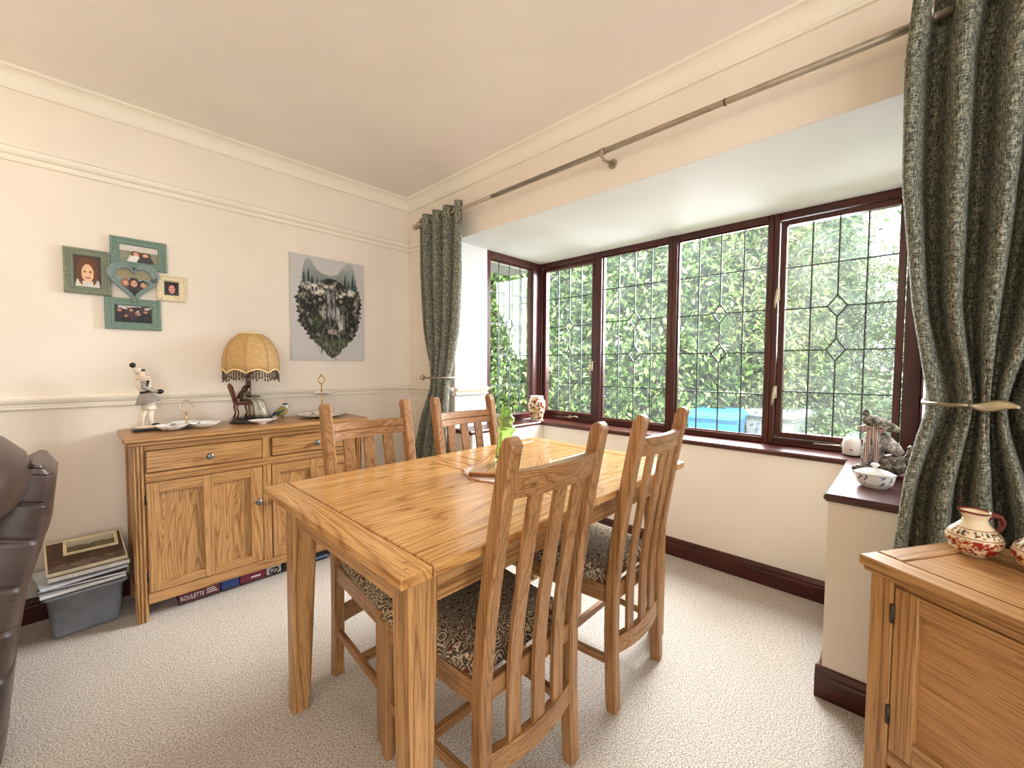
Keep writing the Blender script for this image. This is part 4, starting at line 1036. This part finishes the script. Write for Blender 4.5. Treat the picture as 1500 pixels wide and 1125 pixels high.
def green_vase():
    t = thing('glass_vase', 'green ribbed glass bottle vase on the wooden board', 'vase', (-.628, -1.662, .7738))
    G = NT('green_glass'); G.b.inputs['Base Color'].default_value = (.70, .90, .46, 1); G.b.inputs['Roughness'].default_value = .03; G.b.inputs['Transmission Weight'].default_value = .9; G.b.inputs['IOR'].default_value = 1.2
    out = [(.040, .0), (.043, .004), (.0425, .02), (.038, .06), (.031, .105), (.027, .118), (.030, .122), (.038, .131), (.0385, .135), (.033, .146), (.0265, .153), (.0265, .158), (.030, .164), (.0355, .172), (.034, .178), (.027, .188), (.023, .192), (.0225, .205), (.0235, .208), (.0225, .211), (.0225, .221), (.0205, .222)]
    inn = [(max(r-.0035, .004), z) for r, z in out[::-1] if z > .012]
    m = MB(); m.lathe(out+inn+[(.004, .014)], 32); m.build('body', G.m, t)
green_vase()

# ------------------------------------------------------------------ on the bay sill
def sill_vase():
    t = thing('patterned_vase', 'cream ginger jar with brown floral pattern on the far sill corner', 'vase', (.745, -.655, SZ))
    prof = [(.045, 0), (.048, .004), (.052, .03), (.064, .075), (.070, .12), (.068, .15), (.056, .172), (.050, .178), (.050, .186), (.055, .192), (.052, .194), (.044, .19), (.044, .17)]
    pr = []
    for (r0, z0_), (r1, z1_) in zip(prof[:-1], prof[1:]):
        k = max(1, int(abs(z1_-z0_)/.0045)); pr += [(r0+(r1-r0)*q/k, z0_+(z1_-z0_)*q/k) for q in range(k)]
    pr.append(prof[-1]); m = MB(); m.lathe(pr, 96)
    def fn(x, y, z):
        a = math.atan2(y, x)*.055
        if z < .012 or z > .176: return (238,226,200)
        n = fbm(a*75+4, z*75, 3); n2 = fbm(a*60+40, z*60+9, 2)
        if n > .58: return (74,44,34) if n2 > .5 else (120,62,40)
        if n2 > .66: return (150,40,36)
        return (236,222,186) if n2 > .34 else (202,160,96)
    m.col = [srgb(*fn(*p)) for p in m.v]; m.build('jar', PRINTCH, t)
    MB().lathe([(.060, 0), (.060, .003), (.002, .003)], 24).build('mat', plain('sill_mat', srgb(120,100,90), .7), t)
sill_vase()
def monitor():
    t = thing('white_device', 'white rounded plastic device on the right of the window sill', 'device', (.845, -2.607, SZ), 0)
    MB().lathe([(.030, 0), (.033, .003), (.033, .006)], 28).build('foot', BLACK, t)
    m = MB(); m.lathe([(.033, .005), (.036, .008), (.0355, .06), (.034, .075), (.028, .088), (.018, .095), (.003, .097)], 32); m.build('shell', plain('white_plastic', srgb(240,238,234), .4, 0, .4, .02), t)
    m = MB(); a0 = math.radians(183)
    for k in range(5): a = a0+(k-2)*.07; m.box((.0358*math.cos(a)-.0006, .0358*math.sin(a)-.001, .030), (.0358*math.cos(a)+.0006, .0358*math.sin(a)+.001, .035))
    m.box((-.0364, -.003, .020), (-.035, -.001, .022)); m.build('printed_mark', DARKIRON, t)
monitor()
def stone_ornament():
    t = thing('carved_ornament', 'mottled grey carved animal ornament with striped ribbon bow', 'ornament', (.47, -2.728, SZ), 0)
    ST = NT('mottled_grey_stone'); v = ST.coords(); n = ST.noise(v, 55, 5, .7); n2 = ST.noise(v, 190, 3)
    c = ST.ramp(n, [(.32, srgb(62,58,56)), (.48, srgb(134,128,124)), (.62, srgb(206,202,198))]); c = ST.mix(.5, c, ST.ramp(n2, [(.35, (.45,.42,.4,1)), (.6, (1,1,1,1))]), 'MULTIPLY'); ST.bump(n2, .8, .004); st = ST.set(c, .6)
    D2 = NT('dark_mottled_stone'); v = D2.coords(); n = D2.noise(v, 60, 5, .75); n2 = D2.noise(v, 150, 3); c = D2.ramp(n, [(.36, srgb(40,36,30)), (.5, srgb(104,94,80)), (.62, srgb(190,182,166))]); c = D2.mix(.6, c, D2.ramp(n2, [(.38, (.4,.38,.34,1)), (.58, (1,1,1,1))]), 'MULTIPLY'); D2.bump(n2, .9, .005); DK = D2.set(c, .65)
    # local: -x towards the room, y along the wall (image left = +y)
    m = MB(); m.tube([(0, .030, .0), (0, .032, .03), (-.002, .026, .09), (-.004, .020, .14), (-.004, .022, .178), (-.004, .026, .192)], [.026,.030,.036,.034,.024,.022], 16); m.build('chest', st, t)
    m = MB(); m.tube([(-.004, .060, .232), (-.006, .048, .222), (-.006, .025, .212), (-.006, -.005, .200), (-.006, -.035, .190), (-.006, -.054, .183)], [.010,.026,.034,.030,.021,.008], 14, flat=.8); m.ball((-.006, .052, .246), (.010,.012,.016)); m.build('head', DK, t)
    m = MB(); m.tube([(-.004, .010, .155), (-.004, -.012, .132), (-.004, -.040, .108), (-.004, -.062, .088)], [.026,.028,.024,.014], 14); m.build('shoulder', st, t)
    m = MB(); m.tube([(.006, .02, .015), (.006, -.01, .035), (.006, -.045, .045), (.006, -.075, .05)], [.030,.042,.044,.028], 16); m.tube([(.006, -.070, .05), (.004, -.088, .085), (.0, -.090, .115), (0, -.080, .124)], [.018,.016,.012,.007], 12); m.build('body', DK, t)
    m = MB(); m.tube([(-.01, .035, .010), (-.035, .030, .014), (-.048, .025, .010)], [.022,.020,.010], 12); m.build('paw', st, t); m = MB(); m.tube([(.01, .055, .015), (.0, .075, .012), (-.005, .088, .008)], [.018,.014,.007], 12); m.build('paw', DK, t)
    RB = NT('striped_ribbon'); v = RB.coords((1,1,1), rnd=False); sp = RB.node('ShaderNodeSeparateXYZ'); RB.link(v, sp.inputs[0]); w = RB.node('ShaderNodeMath', _operation='MULTIPLY'); w.inputs[1].default_value = 90.0; RB.link(sp.outputs[1], w.inputs[0])
    fr = RB.node('ShaderNodeMath', _operation='FRACT'); RB.link(w.outputs[0], fr.inputs[0]); c = RB.ramp(fr.outputs[0], [(.0, srgb(226,206,190)), (.3, srgb(98,62,60)), (.55, srgb(226,206,190)), (.7, srgb(120,84,80))], 'CONSTANT'); rb = RB.set(c, .5)
    m = MB(); m.tube([(-.030*math.cos(a)-.004, .024+.030*math.sin(a), .186+.004*math.sin(a)) for a in [2*PI*k/24 for k in range(25)]], .006, 6, flat=1.5); m.build('ribbon', rb, t)
    m = MB()
    for s in (-1, 1): m.tube([(-.034, .028, .186), (-.044, .028+s*.022, .198), (-.042, .028+s*.040, .190), (-.040, .028+s*.026, .176), (-.034, .028, .184)], [.004,.008,.009,.008,.004], 8, flat=.5)
    m.ball((-.04, .028, .186), .009); m.build('bow', rb, t)
    for y0_, y1_, zt in ((.036, .046, .05), (.020, .012, .035)):
        m = MB(); rings = []
        for k in range(9):
            s = k/8; z = .184+(zt-.184)*s; y = y0_+(y1_-y0_)*s; x = -.042-.004*math.sin(PI*s*2)
            rings.append([(x-.001, y-.008, z), (x-.001, y+.008, z), (x+.001, y+.008, z), (x+.001, y-.008, z)])
        m.loft(rings, smooth=False); m.build('ribbon_tail', rb, t)
stone_ornament()
def covered_dish():
    t = thing('covered_dish', 'white fluted oval dish with lid and blue sprigs on the sill', 'dish', (.205, -2.722, SZ), 0)
    n = 64
    def ring(r, z, fl): return [((r*(1+fl*abs(math.sin(5*a))))*.72*math.cos(a), (r*(1+fl*abs(math.sin(5*a))))*math.sin(a), z) for a in [2*PI*k/n for k in range(n)]]
    ks = [(.036,.0,0),(.039,.003,0),(.049,.014,.03),(.053,.033,.04),(.055,.047,.04),(.058,.052,.03),(.056,.053,.03),(.046,.044,0)]; fine = []
    for p, q in zip(ks[:-1], ks[1:]): fine += [tuple(u+(w-u)*k/5 for u, w in zip(p, q)) for k in range(5)]
    m = MB(); m.loft([ring(*p) for p in fine+[ks[-1]]])
    def fn(x, y, z):
        a = math.degrees(math.atan2(y, x))
        if .012 < z < .045 and (abs(abs(a)-140) < 26 or abs(abs(a)-60) < 20) and fbm(a*.12+5, z*130) > .62: return (62,72,124)
        return (246,246,244)
    m.col = [srgb(*fn(*p)) for p in m.v]; m.build('bowl', PRINTCH, t)
    m = MB(); m.loft([ring(.055,.051,.03), ring(.050,.056,.02), ring(.036,.063,0), ring(.016,.067,0), ring(.007,.069,0)]); m.build('lid', CHINA, t)
    m = MB(); m.lathe([(.006,.067), (.005,.073), (.012,.079), (.013,.083), (.008,.087), (.002,.088)], 14); m.build('lid_knob', CHINA, t)
covered_dish()

# ------------------------------------------------------------------ jugs on the cabinet
def jug(lab, loc, rz, seed):
    t = thing('painted_jug', lab, 'jug', loc, rz, 'painted pottery jugs on the cabinet')
    prof = [(.022, 0), (.024, .003), (.038, .014), (.0455, .030), (.046, .040), (.041, .052), (.030, .064), (.0215, .074), (.0195, .082), (.023, .092), (.027, .098), (.0275, .100), (.025, .0995), (.019, .09), (.016, .08)]
    pr = []
    for (r0, z0_), (r1, z1_) in zip(prof[:-1], prof[1:]):
        k = max(1, int(math.hypot(z1_-z0_, r1-r0)/.0022)); pr += [(r0+(r1-r0)*q/k, z0_+(z1_-z0_)*q/k) for q in range(k)]
    pr.append(prof[-1]); m = MB(); m.lathe(pr, 96)
    sp = []
    for x, y, z in m.v:      # pinch a spout into the rim
        if z > .085: a = math.atan2(y, x-1e-9); k = max(0, math.cos(a-PI))**6*(z-.085)/.015; x -= .010*k; z += .004*k
        sp.append((x, y, z))
    m.v = sp
    def fn(x, y, z):
        a = math.atan2(y, x); n = fbm(a*9+seed, z*210+seed, 3); n2 = fbm(a*7+seed+20, z*160, 2)
        if z > .096: return (120,48,36)
        if .0435 < z < .0465 or .062 < z < .0635: return (150,96,52)
        if z < .041: return (150,44,32) if n > .52 and z > .003 else ((224,186,120) if n2 < .4 else (236,214,178))
        if .048 < z < .060:
            if math.sin(a*26) > .45 and n2 > .42: return (52,60,44)
            if n > .62: return (140,60,44)
        return (238,222,190)
    m.col = [srgb(*fn(*p)) for p in m.v]; m.build('body', PRINTCH, t)
    m = MB(); m.tube([(.022, 0, .078), (.036, 0, .088), (.054, 0, .086), (.064, 0, .072), (.058, 0, .056), (.044, 0, .044)], [.006,.006,.0062,.006,.0055,.006], 10); m.build('handle', plain('maroon_glaze', srgb(112,40,40), .2), t)
rj = -math.radians(46)
jug('painted pottery jug with red flowers standing whole on the cabinet', (-.405, -2.917, .7402), rj, 3.0)
jug('painted pottery jug cut off by the right edge on the cabinet', (-.434, -3.012, .7402), rj+.5, 11.0)

# wall socket in the bay, half hidden by a chair
t = thing('wall_socket', 'white wall socket low on the bay wall behind the chair', 'socket', (SFX-.0, -1.76, .565))
MB().box((-.010, -.043, -.043), (0, .043, .043), .003).build('plate', CHINA, t); MB().box((-.013, -.02, .008), (-.010, -.008, .022), .001).build('switch', CHINA, t)

# ------------------------------------------------------------------ ceiling light of the room (behind the photographer) and an assumed wall light
def bulbmat(s):
    t = NT('warm_bulb'); t.b.inputs['Emission Color'].default_value = (1, .72, .38, 1); t.b.inputs['Emission Strength'].default_value = s; t.b.inputs['Base Color'].default_value = (1,.9,.7,1); return t.m
BULB = bulbmat(9.0)
def chandelier(loc, label):
    t = thing('ceiling_light', label, 'ceiling light', loc)
    m = MB(); m.lathe([(.05, ZC-loc[2]), (.05, ZC-loc[2]-.02), (.01, ZC-loc[2]-.04)], 18); m.tube([(0,0,ZC-loc[2]-.03), (0,0,.0)], .008, 10); m.ball((0,0,0), .03); m.build('stem', BRASS, t)
    for k in range(5):
        a = 2*PI*k/5; c, s = math.cos(a), math.sin(a)
        m = MB(); m.tube([(0,0,0), (.08*c,.08*s,-.05), (.18*c,.18*s,-.04), (.22*c,.22*s,.02)], .006, 8); m.lathe([(.02,.02), (.024,.03), (.012,.035)], 12, (.22*c,.22*s,0)); ar = m.build('arm', BRASS, t)
        m = MB(); m.ball((.22*c,.22*s,.07), (.022,.022,.034)); m.build('bulb', BULB, ar)
    lamp('chandelier_glow', 'POINT', (loc[0], loc[1], loc[2]+.12), 24, (1, .83, .63), shadow_soft_size=.035)
chandelier((-3.3, -2.6, 2.05), 'brass five arm ceiling light with warm bulbs')
def assumed_sconce():
    t = thing('assumed_wall_light', 'assumed brass wall light with warm bulb, out of view left of the photo frames', 'wall light', (-2.75, -.002, 1.62))  # unseen lamp, assumed from the warm tint at the left of this wall
    m = MB(); m.lathe([(.05, 0), (.05, .012), (.02, .02)], 18); m.xf(Matrix.Rotation(PI/2, 4, 'X')); m.tube([(0,-.015,0), (0,-.10,-.02), (0,-.12,.03)], .007, 8); m.build('bracket', BRASS, t)
    MB().ball((0,-.12,.075), (.035,.035,.045)).build('bulb', BULB, t)
    lamp('assumed_wall_light_glow', 'POINT', (-2.75, -.16, 1.72), 7, (1, .76, .46), shadow_soft_size=.06)
assumed_sconce()

# ------------------------------------------------------------------ garden outside the bay
GZ = -.42
def ground():
    t = NT('lawn'); v = t.coords(rnd=False); n = t.noise(v, 40, 4); c = t.ramp(n, [(.3, srgb(86,104,58)), (.7, srgb(150,164,104))]); t.bump(n, .6, .02); g_ = t.set(c, .9)
    struct(MB().box((1.0, -14, GZ-.2), (16, 16, GZ)).build('garden_ground', g_), 'lawn outside the bay window')
    struct(MB().box((.9, -6, GZ), (1.02, 3, 0)).build('wall_outside_base', plain('brick_base', srgb(150,90,70), .9)))
ground()
def leafmat(name, stops, trans=.35, rough=.35):
    t = NT(name); gi = t.node('ShaderNodeNewGeometry'); c = t.ramp(gi.outputs['Random Per Island'], stops)
    t.set(c, rough, 0, .5); tl = t.node('ShaderNodeBsdfTranslucent'); t.link(c, tl.inputs[0]); mx = t.node('ShaderNodeMixShader'); mx.inputs[0].default_value = trans
    t.link(t.b.outputs[0], mx.inputs[1]); t.link(tl.outputs[0], mx.inputs[2]); t.link(mx.outputs[0], t.out.inputs['Surface']); return t.m
LAUREL = leafmat('laurel_leaf', [(0, srgb(48,78,38)), (.3, srgb(88,128,62)), (.6, srgb(140,176,98)), (.85, srgb(196,216,152)), (1, srgb(232,236,196))], .35, .25)
LAUREL2 = leafmat('variegated_leaf', [(0, srgb(60,88,46)), (.35, srgb(116,150,82)), (.7, srgb(178,200,134)), (.92, srgb(226,228,176)), (1, srgb(236,200,120))], .35, .28)
CONIF = leafmat('conifer_sprig', [(0, srgb(50,82,52)), (.4, srgb(92,130,82)), (.8, srgb(146,176,118)), (1, srgb(188,206,150))], .25, .6)
BARK = plain('bark', srgb(118,98,76), .9, 0, .2, .3, 20, .6)
def leaves(P, N, size, asp, mat, parent, name='foliage', droop=.25):
    """P: n x 3 leaf bases, N: n x 3 outward hint"""
    n = len(P); d = N*.6+rng.normal(size=(n, 3))*.75; d[:, 2] -= droop; d /= np.linalg.norm(d, axis=1)[:, None]
    up = rng.normal(size=(n, 3))*.5+N*.4+np.array([0, 0, .8]); sd = np.cross(d, up); sd /= np.linalg.norm(sd, axis=1)[:, None]; nn = np.cross(sd, d)
    L = size*(.6+.8*rng.random(n))[:, None]; w = L*asp
    v0 = P; v1 = P+d*L*.45+sd*w*.5+nn*L*.06; v2 = P+d*L-nn*L*.10; v3 = P+d*L*.45-sd*w*.5+nn*L*.06
    V = np.stack([v0, v1, v2, v3], 1).reshape(-1, 3); me = bpy.data.meshes.new(name)
    me.vertices.add(4*n); me.vertices.foreach_set('co', V.astype(np.float32).ravel())
    idx = (np.arange(n)[:, None]*4+np.array([0,1,2,0,2,3])).ravel().astype(np.int32); me.loops.add(6*n); me.loops.foreach_set('vertex_index', idx)
    me.polygons.add(2*n); me.polygons.foreach_set('loop_start', np.arange(0, 6*n, 3, dtype=np.int32)); me.polygons.foreach_set('loop_total', np.full(2*n, 3, dtype=np.int32))
    me.update(); me.validate(); me.materials.append(mat); o = bpy.data.objects.new(name, me); COL.objects.link(o); o.parent = parent; o['kind'] = 'stuff'; return o
def shrub(name, label, base, rad, h, n, size, asp, mat, cat='shrub', shape='round', stems=7, group=None, zlow=.05):
    t = thing(name, label, cat, base, 0, group)
    # clumps over an ellipsoid / column surface
    th = rng.random(n)*2*PI; u = rng.random(n)
    if shape == 'round': zz = u**.8; rr = np.sqrt(np.clip(1-(2*zz-1)**2*.8, .05, 1))*(1-.25*zz)
    elif shape == 'hedge': zz = u; rr = np.ones(n)*(1-.12*zz)
    else: zz = u; rr = np.clip(1.05-zz**1.4, .03, 1)
    k = 40; cl = rng.random((k, 2)); 
    lump = 1+.16*np.sin(th*5+zz*9+base[1])+.12*np.sin(th*11-zz*17)+.10*rng.normal(size=n)
    deep = 1-.35*rng.random(n)**2
    R = rr*lump*deep
    if shape == 'hedge': 
        c, s = np.cos(th), np.sin(th); m = np.maximum(np.abs(c), np.abs(s)); c, s = c/m, s/m
    else: c, s = np.cos(th), np.sin(th)
    P = np.stack([rad[0]*R*c, rad[1]*R*s, zlow+(h-zlow)*zz*(1+.05*rng.normal(size=n))], 1); P[:, 2] = np.clip(P[:, 2], .02, None)
    N = np.stack([c, s, (zz-.4)*.8], 1); N /= np.linalg.norm(N, axis=1)[:, None]
    leaves(P, N, size, asp, mat, t)
    m = MB()
    for i in range(stems):
        a = 2*PI*i/stems+.3; r0 = .08*rad[0]; p = [Vector((r0*math.cos(a), r0*math.sin(a), 0))]
        for q in range(1, 5): p.append(p[0]+Vector((rad[0]*.55*(q/4)*math.cos(a+.25*q), rad[1]*.55*(q/4)*math.sin(a+.25*q), h*.8*q/4)))
        m.tube(p, [.03,.026,.02,.014,.006], 6)
    m.build('stems', BARK, t)
    return t
G1 = 'shrubs and hedges outside the bay'
shrub('laurel_shrub', 'bright green laurel shrub seen through the left bay windows', (3.7, 2.2, GZ), (1.0, 1.5), 4.6, 34000, .105, .42, LAUREL, group=G1)
shrub('laurel_shrub', 'tall laurel shrub behind the two left front windows', (3.9, .1, GZ), (.9, 1.25), 4.5, 36000, .10, .42, LAUREL, group=G1)
shrub('variegated_shrub', 'pale yellow green shrub above the blue bin', (4.6, -1.0, GZ), (.85, 1.05), 4.4, 34000, .085, .34, LAUREL2, group=G1, zlow=.9)
shrub('dark_shrub', 'low dark green shrub around the blue bin', (5.0, -1.3, GZ), (.8, 1.6), 1.7, 20000, .07, .45, CONIF, group=G1)
shrub('conifer_hedge', 'clipped blue green conifer hedge behind the right casement', (5.7, -2.9, GZ), (.7, 1.7), 2.95, 60000, .06, .4, CONIF, cat='hedge', shape='hedge', group=G1)
shrub('laurel_shrub', 'deep laurel shrub at the far left beyond the bay', (2.4, 5.0, GZ), (1.7, 1.5), 4.9, 30000, .13, .42, LAUREL, group=G1)
shrub('laurel_hedge', 'tall laurel hedge filling the background behind the nearer shrubs', (7.2, 3.2, GZ), (.9, 4.6), 6.0, 40000, .19, .45, LAUREL, cat='hedge', group=G1, shape='hedge')
shrub('conifer_tree', 'round topped conifer above the hedge at the window top', (6.0, -1.35, GZ), (1.2, 1.15), 4.5, 40000, .07, .4, CONIF, cat='tree', stems=3, group=G1)
def wheelie(label, loc, rz, body, lid, group='wheeled bins outside'):
    t = thing('wheeled_bin', label, 'bin', loc, rz, group)
    BM = plain('bin_body_'+label[:5], body, .45); LM = plain('bin_lid_'+label[:5], lid, .4)
    m = MB(); sec = lambda w, d, z: [(-w, -d, z), (w, -d, z), (w, d, z), (-w, d, z)]
    m.loft([sec(.22,.26,.06), sec(.275,.33,.92), sec(.285,.345,.925), sec(.285,.345,.97)], smooth=False); m.build('body', BM, t)
    m = MB(); m.loft([sec(.295,.36,.965), sec(.295,.36,1.0), sec(.27,.32,1.045), sec(.2,.24,1.06)], smooth=False); m.box((-.295,-.39,.965), (.295,-.34,.99), .006)
    ld = m.build('lid', LM, t)
    MB().box((-.09,-.04,1.058), (.09,.02,1.072), .006).build('grip', BLACK, ld)
    m = MB(); m.tube([(-.27,.37,.97), (.27,.37,.97)], .016, 10); m.build('handle', LM, t)
    for s in (-1, 1): m = MB(); m.tube([(s*.20,.27,.10), (s*.25,.27,.10)], .10, 18); m.build('wheel', BLACK, t)
wheelie('blue wheeled recycling bin seen through the window', (3.75, -1.08, GZ), math.radians(98), srgb(52,140,206), srgb(70,166,226))
wheelie('grey wheeled bin half hidden behind the blue bin', (4.45, -1.62, GZ), math.radians(80), srgb(150,156,160), srgb(176,182,186))
